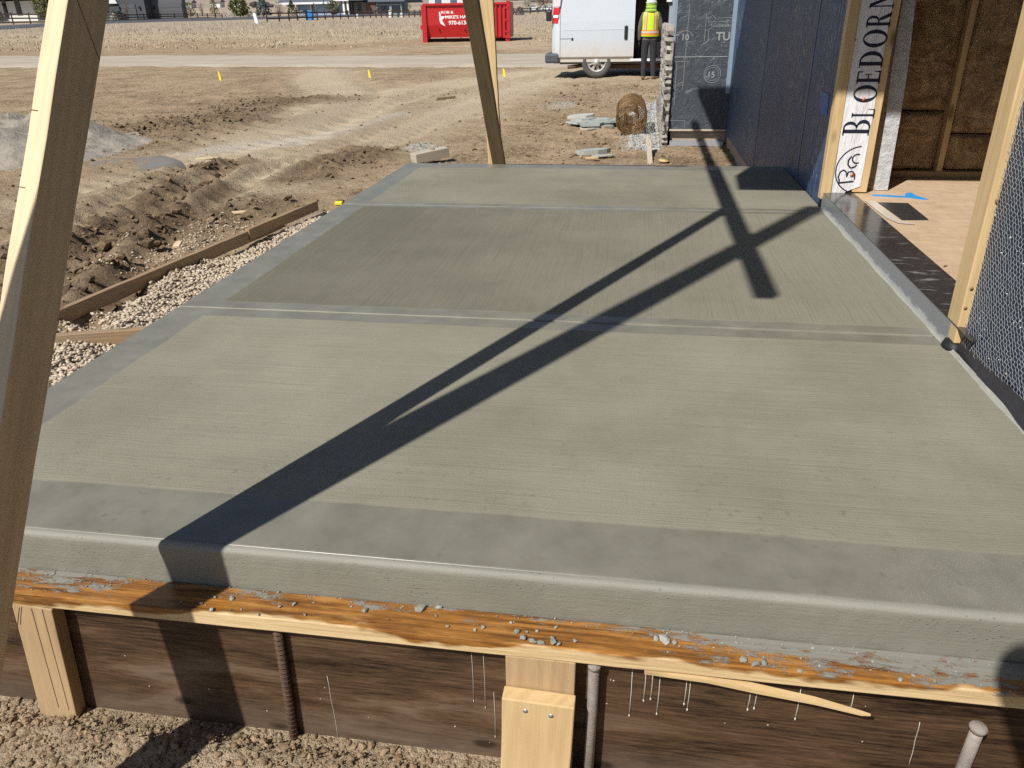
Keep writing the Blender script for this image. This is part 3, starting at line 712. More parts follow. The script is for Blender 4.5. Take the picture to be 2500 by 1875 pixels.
# far jamb: trim, house wrap with lettering, stud, second strip of wrap
lumber('door_trim', (1.150, 5.03, .056), (1.147, 5.03, 2.35), (1, 0, 0), .058, .07, M['pine'], hs, .003, .0012, 31)
lumber('jamb_stud', (1.345, 5.025, .099), (1.348, 5.025, 2.35), (1, 0, 0), .085, .04, M['pine'], hs, .003, .0012, 32)
mw = NT('white_house_wrap', .5); nn = mw.noise(1, 4, .6, mw.coord((14, 3, 3))); mw.col((.74,.74,.77)); mw.bump(nn, .9, .03)
def sheet(name, pts, y, mat, par=hs, th=.0015, lab=None):
    mb = MB(); mb.prism(pts, 'Y', y, y+th); return mb.build(name, mat, par, lab)
sheet('house_wrap', [(1.183,.03),(1.225,.05),(1.262,.10),(1.30,.118),(1.345,.135),(1.345,2.3),(1.176,2.3),(1.178,1.1),(1.18,.66),(1.181,.3)], 5.0005, mw.m, lab='white printed building paper')
mfz = NT('fuzzy_white_facing', .9); nn = mfz.noise(22, 6, .75); mfz.col(mfz.mix(mfz.ramp(nn, [(.3,0.0),(.7,1.0)]), (.42,.44,.46), (.70,.71,.72))); mfz.bump(nn, .9, .02)
sheet('house_wrap', [(1.452,.095),(1.534,.095),(1.528,.5),(1.520,.76),(1.506,.96),(1.49,1.15),(1.48,2.3),(1.40,2.3),(1.42,1.15),(1.43,.76),(1.446,.5)], 5.10, mfz.m, lab='narrow white paper strip hanging inside')
wallbox('jamb_filler', 1.285, 1.50, 5.105, 5.45, .0925, 2.35, M['pine_dim'])
# print on the paper: serif capitals running up the sheet
ink = plain('black_ink', (.012,.014,.035), .5)
def arc(cx, cy, rx_, ry_, a0, a1, n=18): return [(cx+rx_*math.cos(math.radians(a0+(a1-a0)*i/n)), cy+ry_*math.sin(math.radians(a0+(a1-a0)*i/n))) for i in range(n+1)]
def glyph(ch):
    """list of quads/polygons in a box 0..w by 0..1"""
    R = lambda x0, y0, x1, y1: [(x0,y0),(x1,y0),(x1,y1),(x0,y1)]
    def ring(cx, cy, ro, so, ri, si, a0=0, a1=360, n=28):
        o_ = arc(cx, cy, ro, so, a0, a1, n); i_ = arc(cx, cy, ri, si, a0, a1, n); return [[o_[k], o_[k+1], i_[k+1], i_[k]] for k in range(n)]
    stem = [R(.12,0,.32,1), R(0,0,.44,.055), R(0,.945,.44,1)]
    if ch == 'L': return stem + [R(.3,0,.78,.06), [(.70,0),(.80,0),(.80,.30),(.76,.30)]]
    if ch == 'E': return stem + [R(.3,0,.78,.06), R(.3,.94,.76,1), R(.3,.48,.6,.54), [(.70,0),(.80,0),(.80,.28),(.76,.28)], [(.74,.74),(.78,.74),(.78,1),(.68,1)], R(.57,.36,.62,.66)]
    if ch == 'O': return ring(.48,.5,.48,.52,.28,.46)
    if ch == 'D': return stem + ring(.36,.5,.52,.5,.31,.44,-90,90)
    if ch == 'B': return stem + ring(.40,.74,.36,.26,.19,.21,-90,90) + ring(.42,.26,.44,.27,.24,.21,-90,90) + [R(.3,.94,.42,1), R(.3,0,.44,.055), R(.3,.49,.42,.53)]
    if ch == 'R': return stem + ring(.40,.73,.38,.27,.2,.215,-90,90) + [R(.3,.945,.42,1), R(.3,.46,.42,.51), [(.42,.47),(.62,.47),(.98,.0),(.72,.0)], R(.70,0,1.0,.055)]
    if ch == 'N': return [R(.10,0,.18,1), R(0,0,.3,.055), R(0,.945,.2,1), [(.08,1),(.3,1),(.90,0),(.72,0)], R(.80,0,.88,1), R(.70,.945,1,1)]
    return []
for ch, xt, z0, z1, w in (('B',1.190,.432,.523,.88),('L',1.226,.533,.580,.8),('O',1.219,.616,.710,.96),('E',1.222,.717,.786,.8),('D',1.221,.802,.890,.88),('O',1.222,.909,1.001,.96),('R',1.224,1.012,1.089,1.0),('N',1.226,1.108,1.185,1.0)):
    mb = MB(); hgt = .125 if ch != 'B' else .15
    for q in glyph(ch):
        pts = [(xt+hgt*(1-v), 4.9993, z0+(z1-z0)*u/w) for u, v in q]
        mb.poly(pts)
    mb.build('letter', ink, hs)
mb = MB()
def ringpoly(cx, cz, r, w, a0, a1, n=40, y=4.9993, sx=1.0):
    for k in range(n):
        A, B = (math.radians(a0+(a1-a0)*t/n) for t in (k, k+1))
        mb.poly([(cx+sx*(r+d)*math.cos(t), y, cz+(r+d)*math.sin(t)) for t, d in ((A, w/2), (B, w/2), (B, -w/2), (A, -w/2))])
def strokes(pts, w, y=4.9990):
    for (x0, z0), (x1, z1) in zip(pts[:-1], pts[1:]):
        d = Vector((x1-x0, 0, z1-z0)); s = Vector((-d.z, 0, d.x)).normalized()*w/2
        p, q = Vector((x0, y, z0)), Vector((x1, y, z1)); mb.poly([p-s, q-s, q+s, p+s])
ringpoly(1.325, .232, .138, .007, 95, 262)
strokes([(1.218,.155),(1.30,.165)], .010); strokes([(1.215,.145),(1.216,.178)], .007)          # stem of the mark
strokes([(1.218,.165),(1.207,.19),(1.215,.222),(1.236,.232),(1.252,.215),(1.256,.19)], .008); strokes([(1.256,.195),(1.262,.22),(1.282,.225),(1.30,.205),(1.302,.175)], .008)
strokes([(1.27,.243),(1.252,.262),(1.25,.29),(1.265,.312)], .009); strokes([(1.27,.243),(1.292,.25),(1.302,.262)], .009)
ringpoly(1.298, .298, .026, .008, 60, 300, 20, 4.9988)
mb.build('emblem', ink, hs, None, 'stuff')
for i, (x, z) in enumerate(((1.284,.203),(1.279,.634),(1.172,.95))):
    mb = MB(); mb.disc((x, 4.9985, z), (0,-1,0), .0105, 16, .003); o = mb.build('cap_nail', plain('orange_plastic', (.62,.17,.06), .4), hs)
    mb = MB(); mb.disc((x, 4.9953, z), (0,-1,0), .003, 8, .001); n_ = mb.build('nail_head', M['galv'], o)
# interior wall with batts
def mat_batt():
    t = NT('brown_insulation_batt', .95); n = t.noise(5, 6, .7, None, 1.2); n2 = t.noise(16, 6, .75, None, 1.5)
    c = t.mix(t.ramp(n, [(.32,0.0),(.7,1.0)]), (.26,.16,.075), (.80,.57,.33)); c = t.mix(t.math('MULTIPLY', t.step(n2, .5, .7), .6), c, (.88,.72,.48)); t.col(c)
    t.bump(t.math('ADD', n, t.math('MULTIPLY', n2, .7)), 1.0, .05); return t.m
mbt = mat_batt()
def batt(x0, x1, z0, z1, sd):
    nx_, nz_ = 24, 40; V = []
    gx, gz_ = np.meshgrid(np.linspace(x0, x1, nx_), np.linspace(z0, z1, nz_)); u = (gx-x0)/(x1-x0); v = (gz_-z0)/(z1-z0)
    bul = np.clip(np.minimum(np.minimum(u, 1-u)*6, np.minimum(v, 1-v)*14), 0, 1)**.6
    y = 5.63 - .05*bul + .05*fbm(gx, gz_, 7, 4, sd)
    e = np.arange(nx_*nz_).reshape(nz_, nx_); F = np.stack([e[:-1,:-1], e[:-1,1:], e[1:,1:], e[1:,:-1]], -1).reshape(-1, 4)
    return link('insulation_batt', mesh_np('insulation_batt', np.column_stack([gx.ravel(), y.ravel(), gz_.ravel()]), F, mbt), hs)
sx = [1.52, 1.97, 2.42, 2.87, 3.32]
for i in range(4):
    batt(sx[i]+.02, sx[i+1]-.02, .132, .36 if i == 1 else .50, 80+i); batt(sx[i]+.02, sx[i+1]-.02, (.36 if i == 1 else .50)+.006, 1.3, 90+i); batt(sx[i]+.02, sx[i+1]-.02, 1.306, 2.6, 95+i)
    lumber('interior_stud', (sx[i+1], 5.605, .13), (sx[i+1]-.003, 5.605, 2.6), (1, 0, 0), .036, .09, M['pine'], hs, .002)
lumber('bottom_plate', (1.45, 5.60, .1115), (5, 5.60, .1115), (0, 1, 0), .10, .04, M['pine_old'], hs, .002)
wallbox('interior_wall', 1.3, 6, 5.70, 5.80, .0915, 2.7, M['pine_dim']); wallbox('ceiling', 1.285, 6, -1.5, 5.8, 2.7, 2.8, M['white'])
wallbox('interior_wall', 6, 6.1, -1.5, 5.8, -.5, 2.8, M['white']); wallbox('interior_wall', 1.3, 6, -1.6, -1.5, -.5, 2.8, M['white'])
# near door trim with knots
nt_ = lumber('door_trim', (1.158, 2.775, .032), (1.163, 2.79, 2.35), (0, 1, 0), .105, .045, M['pine'], hs, .004, .0014, 33)
mb = MB(); mb.loft([[(1.15+.034*math.cos(t)*s, 2.765+.05*math.sin(t)*s, z) for t in [k*math.pi/6 for k in range(12)]] for s, z in ((1,.0005),(.95,.012),(.7,.032))]); mb.build('dark_gap_plug', M['dark'], hs)  # black plug filling the dark gap under the trim foot
mb = MB(); mb.loft([[(1.16+.034*math.cos(t)*s, 5.05+.05*math.sin(t)*s, z) for t in [k*math.pi/6 for k in range(12)]] for s, z in ((1,.0005),(.95,.03),(.8,.056))]); mb.build('dark_gap_plug', M['dark'], hs)
kn = plain('knot', (.25,.14,.06), .6, var=.3, scale=60)
for x, z, r in ((1.166,.535,.0125),(1.150,.235,.0065),(1.172,.20,.005),(1.146,.165,.006),(1.17,.168,.006)):
    mb = MB(); mb.disc((x, 2.7228, z), (0,-1,0), r, 14, .0006); mb.build('knot', kn, hs)
def bluemat(): return plain('blue_tape', (.008,.09,.36), .5)
bt = bluemat()
mb = MB(); mb.prism([(5.49,.622),(5.44,.641),(5.265,.636),(5.235,.522),(5.43,.505)], 'X', 1.1385, 1.1412); mb.build('blue_tape', bt, hs, 'strip of blue tape on the dark wall')
bt2 = plain('light_blue_tape', (.03,.30,.72), .5)
mb = MB(); mb.prism([(1.40,4.955),(1.43,4.985),(1.59,4.945),(1.62,5.03),(1.66,5.05),(1.655,4.975),(1.70,4.86),(1.66,4.85),(1.60,4.895),(1.42,4.93)], 'Z', .0918, .0932); mb.build('floor_tape', bt2, hs, 'light blue tape arrow on the floor')
sq = thing('roofing_scrap', 'dark square flashing scrap lying on the floor inside the doorway', 'scrap', (1.47, 4.53, .0918))
mb = MB(); mb.prism([(1.388,4.744),(1.548,4.735),(1.536,4.335),(1.40,4.32)], 'Z', .0925, .0962); mb.build('sheet', plain('charcoal_sheet', (.035,.037,.038), .3, var=.4, scale=30, bump=.4), sq)
wsq = thing('film_scrap', 'clear pale film strip beside the dark square on the floor', 'scrap', (1.35, 4.5, .0918))
mb = MB(); mb.prism([(1.322,4.80),(1.378,4.76),(1.392,4.31),(1.44,4.22),(1.36,4.24),(1.33,4.35)], 'Z', .0958, .0966); mb.build('film', plain('pale_film', (.62,.55,.46), .3), wsq)
ds = thing('dirt_crumb', 'small dark crumb on the floor near the black sill', 'crumb', (1.33, 3.48, .092))
lumps('lump', [(1.335,3.47,.097),(1.345,3.48,.095)], [.007,.004], M['clod'], parent=ds, kind=None)

# projecting wing wall with black building paper, stone veneer on its edge
def mat_felt():
    t = NT('woven_black_wrap', .38, spec=.5); n = t.noise(3, 5, .6)
    wv = t.n('ShaderNodeTexChecker'); wv.inputs['Scale'].default_value = 110; t.l(t.coord((1,1,1), rot=(0,.6,0)), wv.inputs['Vector'])
    c = t.mix(n, (.045,.056,.07), (.095,.112,.135)); c = t.mix(t.math('MULTIPLY', wv.outputs['Fac'], .35), c, (.035,.04,.046))
    scr = t.noise(1, 3, .7, t.coord((40, 1, 5))); c = t.mix(t.math('MULTIPLY', t.step(scr, .68, .74), .55), c, (.5,.52,.54))
    v = t.vor(26); c = t.mix(t.math('MULTIPLY', t.step(v.outputs['Distance'], .12, .06), .5), c, (.55,.57,.6)); t.col(c); t.bump(t.noise(7, 5, .7, None, .8), .8, .03); return t.m
M['felt'] = mat_felt()
wallbox('wing_wall', .385, 1.14, 11.0, 14.2, -.30, 3.45, M['felt'], 'black woven paper on the projecting wall')
wallbox('foundation', .42, 1.14, 11.06, 14.1, -.7, -.302, M['tan_found'])
wallbox('base_trim', .40, 1.135, 10.975, 10.998, -.318, -.298, plain('tan_trim', (.55,.47,.38), .6))
wallbox('steel_ledge', .415, 1.11, 10.94, 11.05, -.505, -.448, plain('galvanised_angle', (.48,.52,.58), .45, .5))
tp_ = plain('silver_blue_tape', (.30,.39,.50), .35, .25, .15, 30)
mb = MB(); mb.prism([(.383,-.05),(.40,.6),(.405,1.6),(.383,1.6)], 'Y', 10.994, 10.999); mb.box(1.085, 1.139, 10.990, 10.999, .15, 1.9); mb.build('seam_tape', tp_, hs)
wallbox('seam_tape', .378, .3845, 11.0, 13.9, .0, 3.0, tp_, 'silvery tape on the wall edge')
wht = plain('white_print', (.62,.64,.66), .5)
mb = MB(); rs = random.Random(2)
for i in range(60): mb.box(.40+i*.0112, .406+i*.0112, 10.993, 10.998, .588+.003*(i % 2), .597)
mb.build('stitch_row', wht, hs)
def text(txt, size, mat, par, M4, name='lettering', bold=0.0, ext=.002, sx=1.0):
    cu = D.curves.new(name, 'FONT'); cu.body = txt; cu.size = size; cu.extrude = ext; cu.offset = bold; cu.align_x = 'LEFT'; cu.resolution_u = 3
    o = D.objects.new(name, cu); COL.objects.link(o); bpy.context.view_layer.update()
    me = D.meshes.new_from_object(o.evaluated_get(bpy.context.evaluated_depsgraph_get())); COL.objects.unlink(o); D.objects.remove(o)
    for v in me.vertices: v.co.x *= sx
    me.materials.clear(); me.materials.append(mat); q = link(name, me, None, mat=M4); attach(q, par); return q
def front(x, y, z): return Matrix(((1,0,0,x),(0,0,-1,y),(0,1,0,z),(0,0,0,1)))
dimw = plain('grey_print', (.30,.315,.33), .5)
text('TUF', .135, dimw, hs, front(.905, 10.996, .785), bold=.004)
text('TYVE', .05, dimw, hs, front(.92, 10.996, .935), sx=1.25)
text('15', .10, dimw, hs, front(.835, 10.996, .345), bold=.002)
text('10', .10, dimw, hs, front(.47, 10.996, .79), bold=.002)
mb = MB()
def ring2(cx, cz, r, w, n=36, a0=0, a1=360):
    for k in range(n):
        A, B = (math.radians(a0+(a1-a0)*t/n) for t in (k, k+1))
        mb.poly([(cx+(r+d)*math.cos(t), 10.9955, cz+(r+d)*math.sin(t)) for t, d in ((A, w/2), (A, -w/2), (B, -w/2), (B, w/2))])
ring2(.90, .385, .105, .006); ring2(.90, .385, .08, .004); ring2(.525, .80, .1, .005, 30, 20, 180)
for (x0,z0),(x1,z1) in [((.765,1.09),(.765,.775)),((.81,.905),(.81,.775)),((.81,.905),(.86,.945)),((.86,.945),(1.11,.95)),((.79,1.03),(.84,1.075)),((.84,1.075),(.89,1.03)),((.80,1.03),(.80,.98)),((.80,1.0),(.87,1.0)),((.84,1.0),(.84,.955)),((.44,.54),(.44,.0)),((.55,1.2),(.535,.2)),((.40,.54),(.60,.54)),((.40,-.19),(.60,-.19)),((.60,-.19),(.60,-.28)),((.93,1.04),(1.1,1.045)),((.93,1.0),(1.1,1.005))]:
    d = Vector((x1-x0,0,z1-z0)); s = Vector((-d.z,0,d.x)).normalized()*.0025; p, q = Vector((x0,10.9955,z0)), Vector((x1,10.9955,z1)); mb.poly([p-s,p+s,q+s,q-s])
mb.build('print_line', dimw, hs)
wallbox('outlet_box', .262, .325, 11.0, 11.06, 1.235, 1.36, M['white'], 'small white electrical box'); wallbox('outlet_cover', .29, .336, 10.99, 11.05, 1.19, 1.236, M['blackmetal'])
# stone veneer, one object per stone
stm = [plain('stone_%d' % i, c, .9, var=.28, scale=18, bump=.6) for i, c in enumerate([(.33,.31,.28),(.38,.365,.335),(.28,.27,.25),(.36,.325,.275)])]
wallbox('mortar_bed', .345, .3835, 10.96, 13.9, -.5, .80, plain('mortar', (.30,.29,.27), .9))
rs = random.Random(14); z = -.49; k = 0
while z < .93:
    hgt = rs.uniform(.05, .17); y = 10.92 + (.0 if z < .45 else (z-.45)*.12) + rs.uniform(0, .014)
    while y < 13.6:
        ln_ = rs.uniform(.14, .5); x1 = .378; x0 = .378 - rs.uniform(.052, .072) - .028*(z+.5)
        y1 = y+ln_-.004; z1 = z+hgt-.003; bm = bmesh.new(); bmesh.ops.create_cube(bm, size=1)
        bmesh.ops.subdivide_edges(bm, edges=bm.edges[:], cuts=1, use_grid_fill=True)
        for v_ in bm.verts:
            u = v_.co; rnd_ = 1-.16*(abs(u.y)*2)**3*(abs(u.z)*2)**3
            v_.co = Vector((x1+(u.x-.5)*(x1-x0)*rnd_+(rs.uniform(-.013,.013) if u.x < .4 else 0), (y+y1)/2+u.y*(y1-y)*rnd_+rs.uniform(-.014,.014), (z+z1)/2+u.z*(z1-z)*rnd_+rs.uniform(-.008,.008)))
        mb = MB(); bm.verts.ensure_lookup_table(); mb.add([v_.co[:] for v_ in bm.verts], [[w_.index for w_ in f_.verts] for f_ in bm.faces]); bm.free()
        mb.build('stone', stm[k % 4], hs); k += 1; y += ln_
    z += hgt
mb = MB(); mb.prism([(10.62,-.02),(10.74,.10),(10.74,.0)], 'X', .19, .20); mb.prism([(10.8,.12),(11.3,.12),(11.1,-.1),(10.8,-.02)], 'X', .245, .25); mb.build('paper_flap', tp_, hs)
# ------------------------------------------------------------------ loose things around the slab
M['pine_brown'] = wood('stained_brown_lumber', (.36,.25,.15), (.21,.135,.075), ring=30, weather=.5, grey=(.28,.25,.21))
pl = thing('timber_plank', 'long used form plank lying beyond the pea gravel left of the slab', 'plank', (-3.05, 5.1, -.46))
lumber('plank_board', (-3.38, 2.9, -.425), (-2.93, 6.02, -.425), (0, 0, 1), .09, .04, M['pine_brown'], pl, .003, .002, 41)
lumber('plank_end', (-2.985, 5.55, -.405), (-2.84, 6.6, -.405), (0, 0, 1), .085, .042, M['pine_brown'], pl, .003, .002, 42)
p2 = thing('timber_plank', 'short dark board poking out of the gravel under the slab edge', 'plank', (-2.6, 3.5, -.46))
lumber('plank_board', (-3.5, 3.22, -.44), (-1.97, 3.78, -.44), (0, 0, 1), .10, .045, M['pine_brown'], p2, .003, .002, 43)
rs = np.random.RandomState(20); n = 22000
px_ = rs.uniform(-3.35, -1.93, n); py_ = rs.uniform(2.2, 6.75, n)
keep = (px_ > -3.30+.144*(py_-3.4) + .03) & (rs.uniform(0, 1, n) < np.clip(1.15-(py_-5.6)*.35, .25, 1))
px_, py_ = px_[keep], py_[keep]; s_ = rs.uniform(.0055, .0135, len(px_))
zb = ground_h(np.minimum(px_, -1.99), py_) + s_*.35 + .03*np.clip(1-np.abs(px_+2.5)/.6, 0, 1)
g = lumps('pea_gravel', np.column_stack([px_, py_, zb]), s_, M['pea'], (.55,.9), seed=3, smooth=True)
tag(g, 'pale pea gravel filling the strip along the left side of the slab', 'gravel')
n = 700; qx = rs.normal(-3.45, .22, n); qy = rs.uniform(4.6, 6.3, n); s_ = rs.uniform(.005, .012, n)
g = lumps('pea_gravel', np.column_stack([qx, qy, ground_h(qx, qy)+s_*.3]), s_, M['pea'], (.55,.9), seed=4, smooth=True)
tag(g, 'thin scatter of pale pebbles on the mud beyond the long plank', 'gravel')
# clods on the ruts, crumbs on the ground right in front
P = []; Sz = []
n = 60000; cx_ = rs.uniform(-11, -2.6, n); cy_ = rs.uniform(1.5, 18, n); r_, t_ = masks(cx_, cy_)
rho = np.clip(r_*1.0 + .05 + .25*np.clip(fbm(cx_, cy_, .4, 3, 33)*4, 0, 1), 0, 1)*(1-.85*t_)
keep = rs.uniform(0, 1, n) < rho*.75; cx_, cy_, r_ = cx_[keep], cy_[keep], r_[keep]
s_ = (rs.gamma(1.1, .0095, len(cx_))+.004)*(.6+.7*r_); s_ = np.minimum(s_*.85, .042)
g = lumps('mud_clods', np.column_stack([cx_, cy_, ground_h(cx_, cy_)+s_*.35]), s_, M['clod'], (.5,.95), seed=5)
tag(g, 'dark broken mud clods thrown up along the wheel ruts', 'mud clods')
n = 26000; cx_ = rs.uniform(-2.2, 1.1, n); cy_ = 1.265-np.abs(rs.normal(0, .3, n)); s_ = np.minimum(rs.gamma(.8, .0022, n)+.0007, .011)
g = lumps('soil_crumbs', np.column_stack([cx_, cy_, np.maximum(ground_h(cx_, cy_), -.53)+s_*.3]), s_, M['soil'], (.5,.9), seed=6)
tag(g, 'dry crumbly soil lying in front of the dark form plank', 'soil')
n = 4200; cx_ = rs.uniform(-4, 1.2, n); cy_ = rs.uniform(6.7, 19, n); r_, t_ = masks(cx_, cy_)
k_ = rs.uniform(0, 1, n) < (.15+.85*np.clip((cx_+2.4)/1.2, 0, 1))*(1-.8*t_); cx_, cy_ = cx_[k_], cy_[k_]; s_ = np.minimum(rs.gamma(1.3, .007, len(cx_))+.004, .04)
g = lumps('soil_crumbs', np.column_stack([cx_, cy_, ground_h(cx_, cy_)+s_*.3]), s_, M['soil'], (.5,.9), seed=7)
tag(g, 'lumps of dry earth scattered behind the far slab edge', 'soil')
n = 2600; cx_ = rs.normal(.13, .14, n); cy_ = rs.uniform(10.5, 15.5, n); s_ = rs.uniform(.008, .02, n)
g = lumps('grey_gravel', np.column_stack([np.minimum(cx_, .27), cy_, ground_h(np.minimum(cx_, .27), cy_)+s_*.3]), s_, M['greygravel'], (.55,.9), seed=9)
tag(g, 'grey crushed stone spread at the foot of the stone veneer', 'gravel')
for (x, y, sc_, lab) in ((-2.94,10.65,.16,'white lime dust patch near the fallen timber end'),(-1.5,15.4,.24,'white mortar rubble patch beyond the slate pile')):
    n = 130; a_ = rs.normal(x, sc_, n); b_ = rs.normal(y, sc_*1.6, n); s_ = rs.uniform(.006, .02, n)
    g = lumps('mortar_rubble', np.column_stack([a_, b_, ground_h(a_, b_)+s_*.2]), s_, M['crumb'], (.4,.8), seed=int(y)); tag(g, lab, 'rubble')
bigc = [(-3.78,5.42,.085,.05),(-4.2,5.47,.07,.06),(-4.62,7.35,.075,.06),(-4.66,7.6,.09,.08),(-4.72,7.85,.1,.085),(-4.78,8.15,.085,.07),(-4.85,8.5,.07,.05),(-3.95,4.8,.07,.05)]
clab = ['dark mud clod by the small pale offcut','dark mud clod left of the small pale offcut','nearest of the five big clods along the raised rut','second nearest of the five big clods along the raised rut','largest dark clod, midway on the raised rut','big clod just beyond the largest one on the raised rut','farthest big clod on the raised rut','low dark clod nearest the leaning brace']
for (x, y, s, h), lab in zip(bigc, clab):
    o = lumps('mud_clod', [(x, y, gh(x, y)+h*.45),(x+.06,y+.05,gh(x,y)+h*.3),(x-.06,y-.03,gh(x,y)+h*.3)], [s*.8, s*.55, s*.5], M['clod'], (.7,1), kind=None, seed=int(x*100) % 1000)
    tag(o, lab, 'mud clod', 'large mud clods along the rut')
# grey sand heap at the left
sp = []; N = 130
gx_, gy_ = np.meshgrid(np.linspace(-14.5, -6.4, N), np.linspace(7.6, 14.6, N))
hh = .62*np.exp(-(((gx_+9.9)/1.7)**2+((gy_-10.0)/1.15)**2)) + .24*np.exp(-(((gx_+8.15)/.6)**2+((gy_-10.7)/.6)**2)) + .22*np.exp(-(((gx_+8.3)/.7)**2+((gy_-9.2)/.5)**2))
hh = hh*(1+.5*fbm(gx_, gy_, 1.3, 4, 7)) + .22*fbm(gx_*.5+gy_*.4, gy_*.6-gx_*1.6, 1.6, 4, 8)*np.clip(hh*4, 0, 1) + .07*fbm(gx_, gy_, 6, 3, 10)*np.clip(hh*4, 0, 1) - .045
e = np.arange(N*N).reshape(N, N); F = np.stack([e[:-1,:-1], e[:-1,1:], e[1:,1:], e[1:,:-1]], -1).reshape(-1, 4)
ts = NT('grey_sand', .95); nn = ts.noise(6, 6, .7); ts.col(ts.mix(nn, (.22,.195,.16), (.42,.375,.315))); ts.bump(nn, .9, .06)
o = link('sand_pile', mesh_np('sand_pile', np.stack([gx_, gy_, ground_h(gx_, gy_)+hh], -1).reshape(-1, 3), F, ts.m)); tag(o, 'heap of pale grey sand at the left behind the leaning brace', 'sand heap')
# wet patch
tw = NT('wet_mud', .1, spec=.35); tw.col(tw.mix(tw.noise(4, 4), (.20,.165,.125), (.27,.23,.18))); tw.rough(tw.step(tw.noise(3, 4), .3, .8))
V = [(-6.45, 9.05)]; ring = [(-6.45+.62*math.cos(a)*(1+.3*math.sin(3*a+1)), 9.05+.75*math.sin(a)*(1+.25*math.sin(2*a))) for a in [k*math.pi/16 for k in range(32)]]
P = np.array([(u*x+(1-u)*-6.45, u*y+(1-u)*9.05) for u in (.2,.45,.7,.9,1) for x, y in ring]); Z = ground_h(P[:,0], P[:,1])
Zp = np.where(np.arange(len(P)) < 128, np.quantile(Z, .42), Z-.01)
fs = [[i*32+j, i*32+(j+1) % 32, (i+1)*32+(j+1) % 32, (i+1)*32+j] for i in range(4) for j in range(32)]
fs += [[0, j, (j+1), (j+1)] for j in ()]
mbp = MB(); mbp.add([(x, y, z) for (x, y), z in zip(P, Zp)], [tuple(f) for f in fs] + [tuple(range(32))], True); o = mbp.build('puddle', tw.m); o['kind'] = 'structure'
# scraps of wood
def scrap(name, lab, x, y, L, w, a, mat=None, th=.018):
    z = gh(x, y); d = Vector((math.cos(a), math.sin(a), 0))*L/2; o = lumber(name, Vector((x, y, z+th*.55))-d, Vector((x, y, z+th*.55+.01))+d, (-math.sin(a), math.cos(a), 0), w, th, mat or M['pine_pale'], None, .001); tag(o, lab, 'wood scrap'); return o
scrap('wood_chip', 'small pale wood offcut beside the long form plank', -3.58, 5.52, .12, .05, 1.9)
scrap('wood_chip', 'thin pale shim lying on the mud beyond the plank', -3.6, 6.55, .26, .045, .2)
scrap('wood_chip', 'thin stick lying near the wet mud patch', -5.55, 9.6, .3, .02, .1)
scrap('wood_chip', 'dark stick lying on the pale wheel track', -3.94, 16.3, .45, .05, .8, M['pine_dim'], .04)
et = thing('timber_block', 'weathered grey timber end behind the far left slab corner', 'timber', (-2.55, 9.5, -.5))
lumber('block', (-2.70, 9.35, -.44), (-2.36, 9.66, -.40), (0, 0, 1), .11, .15, wood('grey_timber', (.50,.45,.36), (.38,.33,.26), weather=.4), et, .006, .003, 51)
mb = MB(); mb.disc((-2.5, 9.53, -.362), (0,0,1), .03, 8, .015); mb.build('knot', M['pine_dim'], et)
ts_ = thing('grade_stake', 'weathered plank stake sticking up behind the far slab edge', 'stake', (.15, 9.4, -.5))
lumber('stake_board', (.152, 9.45, -.52), (.118, 10.35, -.31), (1, 0, 0), .062, .03, wood('bleached_lumber', (.55,.47,.38), (.45,.37,.28), weather=.6), ts_, .002, .001, 52)
dk = thing('wood_disc', 'flat round tan offcut on the soil beside the plank stake', 'offcut', (.29, 9.55, -.5))
mb = MB(); mb.disc((.31, 9.56, -.478), (.05,-.1,1), .062, 20, .015); mb.build('disc', M['pine'], dk)
tm = thing('tape_measure', 'small yellow and black tape measure at the slab edge by the far joint', 'tape measure', (-1.96, 4.95, -.03))
mb = MB(); mb.box(-1.985, -1.93, 4.91, 4.95, -.02, .006); o = bevel(mb.build('case', plain('yellow_plastic', (.75,.60,.02), .4), tm), .008, 2)
mb = MB(); mb.box(-1.985, -1.932, 4.95, 4.97, -.02, .008); o = bevel(mb.build('grip', M['dark'], tm), .005, 2)
mb = MB(); mb.box(-2.02, -1.915, 4.915, 4.94, -.5, -.022); mb.build('support_stake', M['pine_dim'], tm)
# slate pile and loose flat stones
slm = [plain('slate_%d' % i, c, .7, var=.22, scale=12, bump=.4) for i, c in enumerate([(.36,.38,.36),(.46,.46,.42),(.30,.33,.32)])]
def flat(x, y, z, L, w, th, a, mat, name, lab=None, cat=None, grp=None, par=None, tilt=0.0, seed=0):
    rd = random.Random(seed); npt = 9; pts = []
    for i in range(npt):
        t = 2*math.pi*i/npt; pts.append((L/2*math.cos(t)*rd.uniform(.75,1.1), w/2*math.sin(t)*rd.uniform(.7,1.15)))
    mb = MB(); mb.prism(pts, 'Z', 0, th); Mx = Matrix.Translation((x, y, z)) @ Matrix.Rotation(a, 4, 'Z') @ Matrix.Rotation(tilt, 4, 'Y')
    mb.v = [tuple(Mx @ Vector(v)) for v in mb.v]; o = mb.build(name, mat, par)
    if lab: tag(o, lab, cat, grp)
    return o
rs2 = random.Random(6); zz_ = -.49
for i in range(17):
    x = rs2.uniform(-.95, -.42); lay = i//4
    flat(x, 12.55+rs2.uniform(-.25, .5), -.495+.032*lay+rs2.uniform(0, .01), rs2.uniform(.35, .62), rs2.uniform(.22, .4), rs2.uniform(.022, .042), rs2.uniform(-.4, .5), slm[i % 3], 'slate_slab', 'flat slate slab in the low grey pile left of the wire roll', 'stone slab', 'slate slabs piled by the wire roll', tilt=rs2.uniform(-.07, .07), seed=i)
flat(-.56, 10.15, -.492, .50, .16, .055, .35, slm[0], 'slate_slab', 'long grey stone slab lying alone on the soil behind the slab', 'stone slab', seed=50, tilt=-.03)
